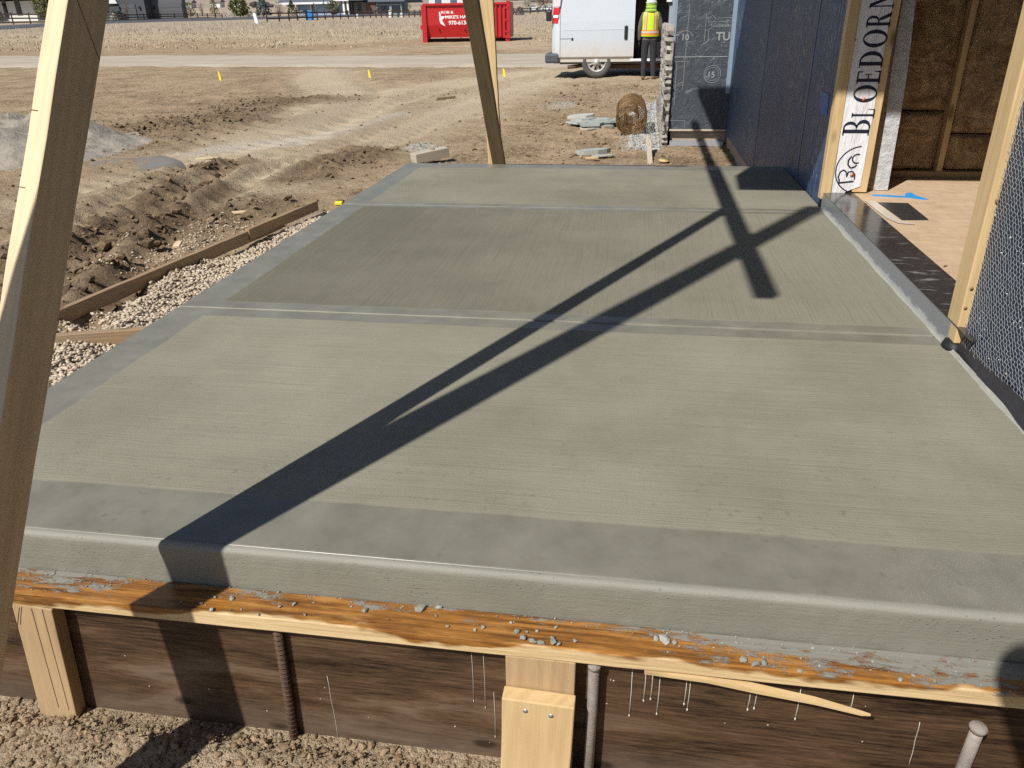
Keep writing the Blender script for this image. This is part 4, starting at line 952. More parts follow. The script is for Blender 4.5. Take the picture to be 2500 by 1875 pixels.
flat(-.42, 9.95, -.49, .30, .09, .018, .35, slm[1], 'slate_slab', 'thin stone splinter lying just in front of the lone grey slab', 'stone slab', seed=52)
flat(-.55, 9.78, -.49, .17, .08, .012, .2, M['pine'], 'wood_chip', 'yellowish wood flake in front of the lone grey slab', 'wood scrap', seed=51)
flat(-.08, 10.7, -.49, .09, .07, .05, .2, slm[1], 'stone', 'small pale rock on the soil in front of the wire roll', 'stone', seed=53)
# roll of wire mesh
wr = thing('wire_roll', 'upright-lying roll of rusty brown wire mesh on the soil by the stone wall', 'wire roll', (-.12, 11.7, -.49))
mwire = plain('brown_wire', (.27,.165,.075), .4, .5, .5, 90)
mb = MB(); rd = random.Random(12); cx0, cz0 = -.125, -.262
tilt_ = Matrix.Rotation(.02, 4, 'Z')
def rp(x, y, z): v = tilt_ @ Vector((x, y, 0)); return (cx0+v.x, 11.68+v.y, cz0+z)
steps = 30
cz0 = -.262
def rp(x, y, z): v = tilt_ @ Vector((x, y, 0)); return (cx0+v.x, 12.2+v.y, cz0+z*1.02+.05*(y+.55))
for k in range(20):
    yy = -.5 + 1.0*k/19
    for li in range(6 if k in (0, 1, 18, 19) else 3):
        rr = (.105, .13, .155, .18, .205, .218)[li] if k in (0, 1, 18, 19) else (.105, .222, .216)[li]; ph = rd.uniform(0, 6); e1, e2 = rd.uniform(-.006, .006), rd.uniform(-.006, .006)
        mb.tube([rp((rr+e1*math.cos(2*a+ph))*math.cos(a), yy+.008*math.sin(a+ph)+rd.uniform(-.003, .003), (rr+e2*math.sin(2*a))*math.sin(a)) for a in [2*math.pi*i/steps for i in range(steps)]], .0034, 4, closed=True)
o = mb.build('wire_coil', mwire, wr)
mb = MB()
for i in range(54):
    a = 2*math.pi*i/54+rd.uniform(-.05, .05); rr = rd.choice([.105,.218,.222]); mb.tube([rp(rr*math.cos(a), -.56, rr*math.sin(a)), rp(rr*math.cos(a+.05), .56, rr*math.sin(a+.05))], .003, 4)
for i in range(22):
    a = rd.uniform(0, 6.28); r1_, r2_ = rd.uniform(.1, .16), rd.uniform(.17, .222); mb.tube([rp(r1_*math.cos(a), -.555, r1_*math.sin(a)), rp(r2_*math.cos(a+.5), -.56, r2_*math.sin(a+.5))], .003, 4)
mb.build('cross_wire', mwire, wr)
# pin flags
fl_m = plain('yellow_flag', (.85,.72,.02), .5); wm = plain('flag_wire', (.4,.4,.4), .5)
for x, y, h, lab in ((-10.49,19.45,.30,'leftmost yellow marker flag on bare dirt'),(-6.93,20.53,.27,'middle yellow marker flag beside the curved wheel track'),(-3.49,21.01,.27,'yellow marker flag just right of the far timber post')):
    z = gh(x, y); t = thing('marker_flag', lab, 'flag', (x, y, z), 'yellow marker flags')
    mb = MB(); mb.tube([(x,y,z-.1),(x-.02,y,z+h)], .006, 5); mb.build('wire', wm, t)
    mb = MB(); mb.prism([(x-.035,z+h*.35),(x+.015,z+h*.2),(x+.018,z+h*.55),(x-.01,z+h),(x-.045,z+h*.98)], 'Y', y-.006, y+.006); mb.build('flag', fl_m, t)
# hose-like strip curving by the wall
def bez(pts, n=10): return pts

# ------------------------------------------------------------------ van
vg = -.33; VX, VY = -2.05, 20.75
van = thing('van', 'white work van with its side door slid open, dirty along the bottom', 'van', (0, 21.8, vg))
def mat_van():
    t = NT('white_van_paint', .28, spec=.5); z = t.sep()[2]; n = t.noise(1, 5, .7, t.coord((7, 2, .7))); n2 = t.noise(9, 4)
    d = t.math('MULTIPLY', t.step(t.math('ADD', z, t.math('MULTIPLY', t.math('SUBTRACT', n, .5), -.35)), .60, .08), .75)
    t.col(t.mix(d, (.56,.61,.67), t.mix(n2, (.42,.36,.27), (.62,.57,.49)))); t.rough(t.math('ADD', .25, t.math('MULTIPLY', d, .9))); return t.m
mv = mat_van()
# body cross-section (Y,Z) near side -> far side, lofted along X as panels
def side_y(z):  # bulge of the near side above the ground
    h = z-vg
    return VY + (.05 if h < .5 else .0 + .012*abs(h-1.0)**1.5 if h < 1.25 else .004 + .10*(h-1.25))
zs = [vg+h for h in (.36,.44,.5,.78,.80,.82,1.1,1.3,1.5,1.7,1.9,2.02,2.08)]
def side_panel(name, x0, x1, z0, z1, yo=0.0, lab=None, crn=None):
    mb = MB(); zz = [z0]+[z for z in zs if z0 < z < z1]+[z1]; n = 10
    rows = []
    for z in zz:
        row = []
        for i in range(n+1):
            x = x0+(x1-x0)*i/n; y = side_y(z)+yo
            if crn and x < crn: y += ((crn-x)/(crn-x0))**2*.22
            row.append((x, y, z))
        rows.append(row)
    vs = [p for r in rows for p in r] + [(p[0], p[1]+.035, p[2]) for r in rows for p in r]; w = n+1; h = len(rows); off_ = w*h; fs = []
    for j in range(h-1):
        for i in range(n): fs.append((j*w+i, j*w+i+1, (j+1)*w+i+1, (j+1)*w+i)); fs.append((off_+j*w+i, off_+(j+1)*w+i, off_+(j+1)*w+i+1, off_+j*w+i+1))
    for i in range(n): fs.append((i, off_+i, off_+i+1, i+1)); fs.append(((h-1)*w+i, (h-1)*w+i+1, off_+(h-1)*w+i+1, off_+(h-1)*w+i))
    for j in range(h-1): fs.append((j*w, (j+1)*w, off_+(j+1)*w, off_+j*w)); fs.append((j*w+n, off_+j*w+n, off_+(j+1)*w+n, (j+1)*w+n))
    mb.add(vs, fs, False); return mb.build(name, mv, van, lab)
side_panel('body_corner', -2.26, -2.045, vg+.38, 1.75, 0, None, -2.045)
side_panel('side_panel', -2.035, -.235, vg+.38, 1.75)
side_panel('body_front', 1.15, 2.6, vg+.38, 1.75)
mb = MB(); mb.box(-2.2, 2.6, VY+.06, VY+1.95, 1.68, 1.76); mb.box(-2.24, -2.19, VY+.25, VY+1.9, .1, 1.7); mb.box(-2.2, 3.2, VY+1.9, VY+1.95, .1, 1.7); mb.box(-.24, 1.16, VY+.02, VY+.12, 1.45, 1.75)
mb.build('roof', mv, van)
mb = MB(); mb.box(-2.2, 3.2, VY+.12, VY+1.9, .02, .12); mb.build('floor', M['blackmetal'], van)
mb = MB(); mb.box(-.3, 1.2, VY+.8, VY+1.2, .12, 1.6); mb.build('interior_shade_block', M['blackmetal'], van)  # black block standing in for the shade inside the van
mb = MB(); mb.box(-.30, 1.15, VY+.02, VY+.30, .06, .115); mb.build('door_sill', M['white'], van)
mb = MB(); mb.box(.02, .22, VY+.35, VY+.6, .12, .42); mb.build('cargo_box', plain('grey_crate', (.10,.12,.13), .6), van)
mb = MB(); mb.box(-1.95, -.25, side_y(.77)-.004, side_y(.77)+.02, .772, .784); mb.build('moulding_crease', mv, van)
mb = MB(); mb.box(-2.03, -1.76, side_y(.62)-.003, side_y(.62)+.02, .578, .588); mb.build('door_track', M['blackmetal'], van)
mb = MB(); mb.box(-1.76, -1.715, side_y(.62)-.006, side_y(.62)+.02, .54, .602); mb.build('track_stop', M['blackmetal'], van)
mb = MB(); mb.box(-.475, -.395, side_y(.75)-.03, side_y(.75)+.02, .55, .86); bevel(mb.build('door_handle', M['blackmetal'], van), .02, 3)
mb = MB()
for s in (-1.70, -1.2): mb.box(s, s+.01, side_y(.9)-.002, side_y(.9)+.02, .12, 1.4)
mb = MB(); mb.loft([[(-2.265,VY+.17,.93),(-2.11,VY+.0,.93),(-2.10,VY+.05,.93),(-2.25,VY+.2,.93)],[(-2.225,VY+.16,1.28),(-2.06,VY-.006,1.28),(-2.05,VY+.05,1.28),(-2.21,VY+.2,1.28)]], smooth=False)
bevel(mb.build('tail_light', plain('red_lens', (.62,.03,.035), .2), van), .006)
mb = MB(); mb.loft([[(-2.262,VY+.157,1.055),(-2.092,VY-.012,1.055),(-2.09,VY+.05,1.055),(-2.24,VY+.2,1.055)],[(-2.252,VY+.153,1.115),(-2.085,VY-.014,1.115),(-2.08,VY+.05,1.115),(-2.23,VY+.2,1.115)]], smooth=False)
mb.build('reverse_lens', M['white'], van)
mb = MB(); mb.loft([[(-2.225,VY+.155,1.30),(-2.05,VY-.008,1.30),(-2.04,VY+.05,1.30),(-2.2,VY+.2,1.30)],[(-2.19,VY+.15,1.62),(-2.02,VY-.0,1.62),(-2.01,VY+.05,1.62),(-2.17,VY+.2,1.62)]], smooth=False)
mb.build('pillar_lens', plain('pale_lens', (.62,.58,.60), .3), van)
mb = MB(); mb.box(-2.42, -2.06, VY-.01, VY+1.9, .03, .255); bevel(mb.build('bumper', plain('grey_bumper', (.07,.085,.10), .5), van), .05, 3)
mb = MB(); mb.box(-2.4, -2.26, VY+.05, VY+.16, .98, 1.22); bevel(mb.build('mirror', M['blackmetal'], van), .03, 2)
mb = MB(); mb.box(-2.05, 2.8, VY+.10, VY+1.85, .0, .05); mb.build('rocker', plain('shade_dark_sill', (.12,.105,.085), .8), van)  # dark colour paints the shade under the body edge
mb = MB(); mb.box(-.9, 2.6, VY+.3, VY+1.7, -.12, -.03); mb.build('chassis', M['rust'], van)
mb = MB(); mb.tube([(-1.85,VY+.12,-.07),(-1.6,VY+.2,-.05),(-1.2,VY+.4,0)], .045, 10); mb.build('exhaust_pipe', M['rust'], van)
def wheel(wx, y0):
    w = D.objects.new('wheel', None); COL.objects.link(w); w.location = (wx, y0, vg+.375); attach(w, van)
    def lathe(prof, n=40):
        mb = MB(); mb.loft([[(wx+r*math.cos(2*math.pi*i/n), y, vg+.375+r*math.sin(2*math.pi*i/n)) for i in range(n)] for r, y in prof], True, False); return mb
    lathe([(.225,y0+.02),(.24,y0-.005),(.30,y0-.02),(.345,y0-.01),(.372,y0+.02),(.376,y0+.12),(.37,y0+.2),(.30,y0+.23),(.22,y0+.22)]).build('tyre', plain('dusty_tyre', (.085,.08,.075), .9, var=.3, scale=12), w)
    mb = lathe([(.226,y0+.005),(.215,y0-.002),(.205,y0+.02),(.19,y0+.05)]); mr = plain('steel_rim', (.56,.56,.55), .4, .3)
    n = 40
    for k in range(8):
        a0 = 2*math.pi*k/8
        for (ra, rb, da, db) in ((.07,.2,.0,.45),):
            A = [a0+da, a0+db]; mb.poly([(wx+r*math.cos(t), y0+.035+(.0 if r > .1 else -.03), vg+.375+r*math.sin(t)) for r, t in ((ra,A[0]),(rb,A[0]+.02),(rb,(A[0]+A[1])/2),(rb,A[1]-.02),(ra,A[1]))])
    mb.tube([(wx,y0-.045,vg+.375),(wx,y0+.01,vg+.375)], .075, 16); mb.tube([(wx,y0+.004,vg+.375),(wx,y0+.05,vg+.375)], .11, 20); mb.build('rim', mr, w)
    mb = MB(); mb.tube([(wx,y0+.055,vg+.375),(wx,y0+.1,vg+.375)], .2, 20); mb.build('brake_drum', M['rust'], w)
wheel(-1.13, VY+.06); wheel(2.5, VY+.06)
mb = MB()
for wx in (-1.13,):
    pts = arc(wx, vg+.375, .44, .44, 8, 172, 16); mb.prism([(x, z) for x, z in pts], 'Y', VY+.075, VY+.095)
mb.build('wheel_arch', M['blackmetal'], van)

# ------------------------------------------------------------------ worker
def skin_body(name, joints, bones, root, mat, parent=None, sub=2):
    me = D.meshes.new(name); keys = list(joints); me.from_pydata([joints[k][0] for k in keys], [(keys.index(a), keys.index(b)) for a, b in bones], []); me.update()
    o = link(name, me, parent); md = o.modifiers.new('skin', 'SKIN'); md.use_smooth_shade = True
    lay = me.skin_vertices[0] if me.skin_vertices else None
    if lay is None:
        bm = bmesh.new(); bm.from_mesh(me); bm.verts.layers.skin.verify(); bm.to_mesh(me); bm.free(); lay = me.skin_vertices[0]
    for i, k in enumerate(keys):
        r = joints[k][1]; lay.data[i].radius = r if isinstance(r, tuple) else (r, r); lay.data[i].use_root = (k == root)
    s = o.modifiers.new('sub', 'SUBSURF'); s.levels = sub; s.render_levels = sub
    me.materials.append(mat); return o
PX, PY, PZ = .135, 20.12, gh(.135, 20.12)
per = thing('person', 'worker in orange-striped yellow vest and white hard hat facing into the van', 'person', (PX, PY, PZ))
def W3(x, y, z): return (PX+x, PY+y, PZ+z)
def mat_clothes():
    t = NT('work_clothes', .9); z = t.sep()[2]; n = t.noise(12, 4)
    top = t.step(z, PZ+.875, PZ+.885); legs = t.mix(n, (.018,.018,.023), (.04,.04,.048)); jk = t.mix(n, (.085,.08,.068), (.14,.13,.11))
    c = t.mix(top, legs, jk); c = t.mix(t.step(z, PZ+.085, PZ+.075), c, (.30,.21,.12)); c = t.mix(t.step(z, PZ+1.50, PZ+1.52), c, (.42,.25,.17)); t.col(c); t.bump(n, .6, .02); return t.m
J = {'pelvis': (W3(0,0,.92), (.155,.115)), 'waist': (W3(0,0,1.06), (.145,.105)), 'chest': (W3(0,-.01,1.30), (.165,.115)), 'neck0': (W3(0,0,1.46), .075), 'neck': (W3(0,.01,1.53), .055), 'head': (W3(0,.02,1.62), .088), 'crown': (W3(0,.02,1.69), .07),
     'shL': (W3(-.175,0,1.41), .072), 'elL': (W3(-.235,-.02,1.13), .058), 'wrL': (W3(-.235,.03,.90), .042), 'haL': (W3(-.235,.05,.84), .036),
     'shR': (W3(.175,0,1.41), .072), 'elR': (W3(.255,.0,1.14), .058), 'wrR': (W3(.235,.16,.97), .042), 'haR': (W3(.225,.22,.95), .036),
     'hipL': (W3(-.09,0,.86), .105), 'knL': (W3(-.105,.02,.48), .078), 'anL': (W3(-.105,-.01,.10), .062), 'heL': (W3(-.105,-.03,.05), .05), 'toL': (W3(-.12,.15,.04), .045),
     'hipR': (W3(.09,0,.86), .105), 'knR': (W3(.10,.03,.48), .078), 'anR': (W3(.125,.0,.10), .062), 'heR': (W3(.125,-.02,.05), .05), 'toR': (W3(.15,.15,.04), .045)}
B = [('pelvis','waist'),('waist','chest'),('chest','neck0'),('neck0','neck'),('neck','head'),('head','crown'),('chest','shL'),('shL','elL'),('elL','wrL'),('wrL','haL'),('chest','shR'),('shR','elR'),('elR','wrR'),('wrR','haR'),
     ('pelvis','hipL'),('hipL','knL'),('knL','anL'),('anL','heL'),('heL','toL'),('pelvis','hipR'),('hipR','knR'),('knR','anR'),('anR','heR'),('heR','toR')]
skin_body('body', J, B, 'pelvis', mat_clothes(), per)
glove = plain('dark_glove', (.05,.045,.035), .8)
for sx_, (hx_, hy_, hz_), dy in ((-1, (-.235,.05,.84), 0), (1, (.225,.22,.95), .06)):
    mb = MB()
    for f in range(4):
        x = hx_ + (f-1.5)*.004; y = hy_-.03+f*.018; L = (.065,.075,.07,.055)[f]
        mb.tube([W3(x,y,hz_-.01),W3(x+.004*sx_,y+dy*.3,hz_-.04-L*.3),W3(x-.012*sx_,y+.006+dy*.5,hz_-.04-L)], [.011,.0095,.008], 6)
    mb.tube([W3(hx_,hy_+.03,hz_),W3(hx_-.012*sx_,hy_+.055,hz_-.03),W3(hx_-.018*sx_,hy_+.06,hz_-.06)], [.012,.0105,.009], 6)
    mb.build('fingers', glove, per)
vest_m = plain('hi_vis_yellow', (.52,.80,.02), .7); org = plain('orange_trim', (.85,.22,.03), .6); silv = plain('silver_reflective', (.55,.50,.47), .35)
def ell(a, b, z, n=28, y0=0, dent=0): return [W3(a*math.cos(2*math.pi*i/n), y0+b*math.sin(2*math.pi*i/n), z) for i in range(n)]
mb = MB(); mb.loft([ell(.207,.155,.955),ell(.203,.152,1.0),ell(.192,.143,1.12),ell(.198,.15,1.28),ell(.205,.148,1.38),ell(.185,.125,1.45),ell(.12,.095,1.50),ell(.075,.075,1.515)], True, False)
mb.build('vest', vest_m, per)
def vband(z0, z1, a0, b0, mat, nm):
    mb = MB(); mb.loft([ell(a0,b0,z0),ell(a0,b0,z1)], True, False); mb.build(nm, mat, per)
vband(.975,.99,.2095,.158,org,'vest_trim'); vband(1.0,1.085,.2075,.157,org,'vest_band'); vband(1.022,1.065,.210,.160,silv,'reflective_band')
for sx_ in (-1, 1):
    for w, mt, nm, off in ((.036, org, 'vest_stripe', .006), (.019, silv, 'reflective_stripe', .010)):
        mb = MB(); xc = .112*sx_
        rows = [(1.085,.195,.145),(1.2,.195,.147),(1.30,.20,.15),(1.38,.206,.149),(1.44,.19,.13),(1.485,.145,.105)]
        rg = []
        for z, a, b in rows:
            xx = xc if z < 1.4 else xc*(1-(z-1.4)*1.2)
            yb = lambda q: -b*math.sqrt(max(.02, 1-(q/a)**2))-off
            rg.append([W3(xx-w, yb(xx-w), z), W3(xx+w, yb(xx+w), z)])
        for r0_, r1_ in zip(rg[:-1], rg[1:]): mb.poly([r0_[0], r0_[1], r1_[1], r1_[0]])
        mb.build(nm, mt, per)
mb = MB(); mb.loft([ell(.135,.145,1.66,24,.02),ell(.13,.138,1.672,24,.02),ell(.112,.125,1.678,24,.02),ell(.108,.12,1.72,24,.02),ell(.085,.098,1.77,24,.02),ell(.04,.05,1.795,24,.02)], True, True); mb.build('hard_hat', plain('white_helmet', (.62,.62,.66), .3), per)
rows = []
for z, a, b, y in ((1.665,.115,.125,.02),(1.60,.118,.125,.01),(1.53,.115,.115,-.01),(1.47,.135,.115,-.025)):
    rows.append([W3(a*math.cos(t)*(1+.04*math.sin(5*t+z*20)), y+b*math.sin(t)*(1+.05*math.sin(4*t+z*30)), z) for t in [math.pi*1.03+math.pi*.94*k/20 for k in range(21)]])
mb = MB()
for r0_, r1_ in zip(rows[:-1], rows[1:]):
    for k in range(20): mb.poly([r0_[k], r0_[k+1], r1_[k+1], r1_[k]], True)
o = mb.build('neck_shade', plain('lime_mesh', (.36,.55,.08), .8, var=.4, scale=25), per); sm_ = o.modifiers.new('solid', 'SOLIDIFY'); sm_.thickness = .006

# the person taking the picture stands behind the camera and shades the bottom right corner
ph = thing('person', 'photographer in dark clothes standing in front of the form', 'person', (.14, -.17, -.36))
def P3(x, y, z): return (.15+x, -.17+y, -.36+z)
JP = {k: (P3(v[0][0]-PX, v[0][1]-PY, (v[0][2]-PZ)*1.04), v[1]) for k, v in J.items()}
for k, d in (('head', (-.08,.19,.10)), ('crown', (-.08,.2,.12)), ('neck', (-.05,.12,.07)), ('neck0', (.0,.05,.03))):
    q = JP[k][0]; JP[k] = ((q[0]+d[0], q[1]+d[1], q[2]+d[2]), JP[k][1])
for k, q in (('elL', (-.28,-.05,1.12)),('wrL', (-.33,.12,1.2)),('haL', (-.33,.18,1.25)),('elR', (.27,-.02,1.12)),('wrR', (.22,.16,1.25)),('haR', (.2,.2,1.3))): JP[k] = (P3(*q), JP[k][1])
skin_body('body', JP, B, 'pelvis', plain('dark_clothes', (.05,.05,.06), .9), ph)
# ------------------------------------------------------------------ red roll-off dumpster
dg = gh(-8.8, 41.5)
DX = -11.13; DL = 4.95; DY = 42.0
dm = thing('dumpster', 'red roll-off dumpster with white lettering standing at the edge of the dry grass', 'dumpster', (-8.7, 43, dg))
Md = Matrix.Translation((DX, DY, dg)) @ Matrix.Rotation(math.radians(5), 4, 'Z') @ Matrix.Diagonal((.885, 1, 1, 1))
def mat_red():
    t = NT('red_dumpster_paint', .45, spec=.5); n = t.noise(1.4, 5, .65); n2 = t.noise(9, 4)
    c = t.mix(n, (.40,.010,.014), (.52,.018,.022)); t.col(t.mix(t.math('MULTIPLY', t.step(n2, .62, .75), .25), c, (.25,.05,.035))); t.bump(n2, .15, .02); return t.m
mr_ = mat_red(); mrd = plain('dark_underside', (.02,.01,.01), .9)
def dbox(nm, x0, x1, y0, y1, z0, z1, m_=None, lab=None):
    mb = MB(); mb.box(x0, x1, y0, y1, z0, z1, Md); return mb.build(nm, m_ or mr_, dm, lab)
mb = MB()
mb.prism([(0.0,.80),(0.0,1.72),(.04,1.72),(.04,.80),(.20,.17),(.16,.17)], 'X', .22, 4.15); mb.v = [tuple(Md @ Vector(v)) for v in mb.v]; mb.build('side_panel', mr_, dm)
dbox('side_panel', 4.15, 4.9, .02, .06, .2, 1.75)
dbox('side_panel', 0.1, 4.9, 2.3, 2.36, .17, 1.75)
dbox('top_rail', .05, 4.95, -.09, .10, 1.70, 1.80); dbox('top_rail', .05, 4.95, 2.26, 2.4, 1.70, 1.80)
dbox('front_frame', -.05, .22, -.08, 2.4, .0, 1.72); dbox('front_latch', -.18, .0, .1, .3, .62, .82)
dbox('floor', .15, 4.9, .2, 2.3, .17, .24); dbox('end_wall', .16, .22, .05, 2.3, .2, 1.75)
for x0, x1 in ((.35,1.2),(1.28,2.12),(2.2,3.1)): dbox('lower_rail', x0, x1, .10, .17, .19, .225, plain('worn_steel', (.45,.36,.33), .5, .2))
dbox('skid', .3, 4.7, .28, .5, .0, .17, mrd); dbox('skid', .3, 4.7, 1.9, 2.1, .0, .17, mrd)
for x in (4.17, 4.42, 4.66): dbox('rib', x, x+.09, -.06, .03, .24, 1.74)
dbox('door_post', 4.82, 5.02, -.12, .10, .16, 1.86); dbox('door', 4.92, 5.03, .05, 2.35, .2, 1.82)
for z in (.42, .95, 1.50): dbox('hinge', 4.72, 4.95, -.14, -.04, z, z+.09)
dbox('door_rod', 4.70, 4.735, -.11, -.07, .3, 1.6); dbox('rear_foot', 4.62, 5.0, -.1, .12, .17, .30); dbox('roller', 4.75, 4.98, -.06, .14, .0, .16)
for x in (.85, 2.35): dbox('bracket', x, x+.06, -.05, .05, .60, .68)
dbox('caution_strip', 2.4, 4.0, -.006, .0, 1.575, 1.625, plain('yellow_strip', (.75,.62,.25), .5))
wl = plain('white_decal', (.82,.82,.82), .5)
Mt = Md @ Matrix(((1,0,0,0),(0,0,-1,-.004),(0,1,0,0),(0,0,0,1)))
def dtext(s, size, x, z, sx, b): text(s, size, wl, dm, Mt @ Matrix.Translation((x, z, 0)), bold=b, ext=.003, sx=sx)
dtext('ROB &', .17, 1.07, 1.33, 1.45, .004); dtext("MIKE'S HA", .20, 1.30, 1.10, 1.36, .005); dtext('970-613-', .25, 1.48, .82, 1.22, .006)
mb = MB()
for q in ([(.96,1.42),(1.02,1.40),(1.06,1.22),(.96,1.14)], [(.96,1.24),(1.02,1.22),(1.32,1.20),(1.10,1.02),(.97,.98)], [(.97,1.02),(1.10,1.04),(1.30,.74),(1.02,.88)]):
    mb.poly([Md @ Vector((x, -.006, z)) for x, z in q])
mb.build('star_mark', wl, dm)
wd = thing('backdrop_panels', 'white panels with dark panes above the red dumpster rim, standing in for a house or truck behind', 'backdrop_panels', tuple(Md @ Vector((1.8, 1.2, 1.2))))
mb = MB(); mb.box(.25, 2.3, .9, 1.0, .3, 1.98, Md); mb.build('panel', M['white'], wd)
for x in (.6, 1.5): mb = MB(); mb.box(x, x+.35, .86, .90, 1.80, 2.1, Md); mb.build('dark_pane', plain('grey_blue_pane', (.12,.15,.20), .4), wd)

# ------------------------------------------------------------------ fences
fwood = plain('brown_fence_wood', (.045,.026,.018), .8, var=.3)
fwood2 = plain('weathered_fence_wood', (.20,.15,.11), .85, var=.3)
def fence(label, pts, hts, nrails, mat=fwood, sink=.25, rail_h=.12, pw=.10):
    t = thing('rail_fence', label, 'fence', (pts[0][0], pts[0][1], gh(*pts[0])))
    tops = []
    for (x, y), h in zip(pts, hts):
        z = gh(x, y); mb = MB(); mb.box(x-pw/2, x+pw/2, y-pw/2, y+pw/2, z-sink, z+h); mb.build('post', mat, t); tops.append((x, y, z, h))
    for (a, b) in zip(tops[:-1], tops[1:]):
        for k in range(nrails):
            f = (k+.7)/nrails-.06; p = Vector((a[0], a[1]-.06, a[2]+a[3]*f)); q = Vector((b[0], b[1]-.06, b[2]+b[3]*f))
            mb = MB(); dz = Vector((0,0,rail_h*a[3]/2)); dy = Vector((0,.04,0)); mb.loft([[p-dz-dy,p-dz,p+dz,p+dz-dy],[q-dz-dy,q-dz,q+dz,q+dz-dy]], False); mb.build('rail', mat, t)
def lerp(a, b, n): return [(a[0]+(b[0]-a[0])*i/n, a[1]+(b[1]-a[1])*i/n) for i in range(n+1)]
L1 = [(-90.5,106.5)] + lerp((-87.9,107.6),(-81.5,109.8),3) + lerp((-79.0,110.6),(-73.8,112.4),2)[0:] + [(-72.6,115.3),(-71.6,118),(-70.8,120.5),(-70.1,122.8),(-69.5,125),(-68.9,127),(-68.4,128.6),(-67.9,129.8)]
fence('dark brown three-rail fence beside the asphalt road at the far left', L1, [1.6,1.55,1.45,1.4,1.35,1.25,1.15,1.05,1.0,.95,.9,.85,.8,.72,.65,.6], 3, pw=.13)
R1 = [(-44.1,95.0),(-43.2,96.4),(-42.5,97.7),(-41.9,98.8)]
fence('short corner stretch of weathered rail fence left of the blue trash bin', R1 + [(-41.2,99.9)], [1.2,1.15,1.1,1.1,1.25], 2, fwood, pw=.14)
R2 = [(-41.2,100.1)] + lerp((-40.3,101.2),(-35.7,105.2),6) + lerp((-34.8,105.4),(-28.5,106.4),9) + lerp((-27.8,106.5),(-21.5,108.5),7)
fence('long dark brown rail fence running behind the dry grass to the dumpster', R2, [1.2]+[1.05-.012*i for i in range(len(R2)-1)], 2, pw=.12)
fence('distant brown rail fence between the dumpster and the van', [(-17,110.5)]+lerp((-15.9,111.4),(-12.8,118.8),4)+lerp((-12.2,119.5),(-6,123),4), [.85]*10, 2, pw=.12)

# ------------------------------------------------------------------ far houses
def hbox(par, nm, x0, x1, y0, y1, z0, z1, m_, lab=None): mb = MB(); mb.box(x0, x1, y0, y1, z0, z1); return mb.build(nm, m_, par, lab)
mslate = plain('slate_siding', (.062,.068,.08), .7, var=.2); mgar = plain('grey_garage_door', (.085,.09,.10), .6); mdk = plain('dark_glass', (.015,.02,.035), .15)
mwhite = plain('white_stucco', (.66,.68,.66), .8, var=.06); mroof = plain('grey_shingle_roof', (.10,.115,.14), .85, var=.2, scale=3); mblue = plain('light_blue_siding', (.26,.36,.55), .7, var=.08)
mtrim = plain('white_trim', (.75,.76,.78), .6); mtan = plain('stone_grey', (.18,.175,.165), .85); mbrick = plain('brown_brick', (.14,.075,.06), .85)
zA = gh(-110, 135)
hA = thing('house', 'white house with dark covered porch at the far left behind the fence', 'house', (-110, 137, zA))
hbox(hA, 'wall', -112.5, -104.5, 134, 142, zA-.5, zA+3.1, mwhite); hbox(hA, 'wall', -130, -112, 139, 145, zA-.5, zA+3.4, plain('pale_grey_wall', (.28,.28,.29), .8))
hbox(hA, 'porch_roof', -132, -111.5, 130, 139, zA+2.45, zA+2.85, mslate); hbox(hA, 'window', -108.2, -107.2, 133.9, 134.05, zA+.9, zA+4, mdk); hbox(hA, 'window', -110.6, -109.9, 133.9, 134.05, zA+.6, zA+4, mdk)
hbox(hA, 'roof', -133, -103, 132, 146, zA+3.4, zA+4.2, mroof)
for x in (-120.5, -116.2, -112.6): hbox(hA, 'porch_post', x, x+.28, 130.5, 130.8, zA-.4, zA+2.5, mslate)
zB = gh(-79, 128)
hB = thing('house', 'dark slate-grey house with two garage doors left of centre', 'house', (-82, 131, zB))
hbox(hB, 'wall', -88, -78.5, 125.5, 127.9, zB-.6, zB+6, mslate); hbox(hB, 'wall', -78.5, -73.2, 127.5, 128.6, zB-.6, zB+5, plain('mid_grey_siding', (.10,.105,.115), .7))
hbox(hB, 'garage_door', -82.6, -80.1, 125.38, 125.52, zB-.1, zB+2.15, mgar); hbox(hB, 'garage_door', -77.6, -73.3, 127.38, 127.52, zB-.2, zB+2.2, mgar)
for x, y in ((-82.95,125.4),(-79.5,125.4),(-78.2,127.4)): hbox(hB, 'wall_lamp', x, x+.22, y-.12, y+.02, zB+1.4, zB+1.85, M['blackmetal'])
for k in range(3): hbox(hB, 'door_seam', -82.55, -80.15, 125.36, 125.40, zB+.5+k*.55, zB+.53+k*.55, mslate); hbox(hB, 'door_seam', -77.5, -73.4, 127.36, 127.40, zB+.4+k*.6, zB+.43+k*.6, mslate)
mb = MB(); mb.prism([(-84.5,zB+2.3),(-83,zB+2.3),(-84.7,zB+6)], 'Y', 125.2, 125.45); mb.build('gable_trim', mtrim, hB)
zC = gh(-50, 136)
hC = thing('house', 'long light blue house with grey roof, white trim and dark garage', 'house', (-50, 140, zC))
hbox(hC, 'wall', -57.4, -49.0, 135.5, 146, zC-.6, zC+1.80, mblue)
mb = MB(); mb.prism([(134.6,zC+1.78),(147,zC+1.78),(141,zC+4.2)], 'X', -60.5, -40.3); mb.build('roof', mroof, hC); hbox(hC, 'fascia', -60.2, -49.3, 134.4, 134.7, zC+1.62, zC+1.92, mtrim)
for x in (-57.4, -54.9, -52.6): hbox(hC, 'corner_trim', x, x+.28, 135.35, 135.52, zC-.3, zC+1.75, mtrim)
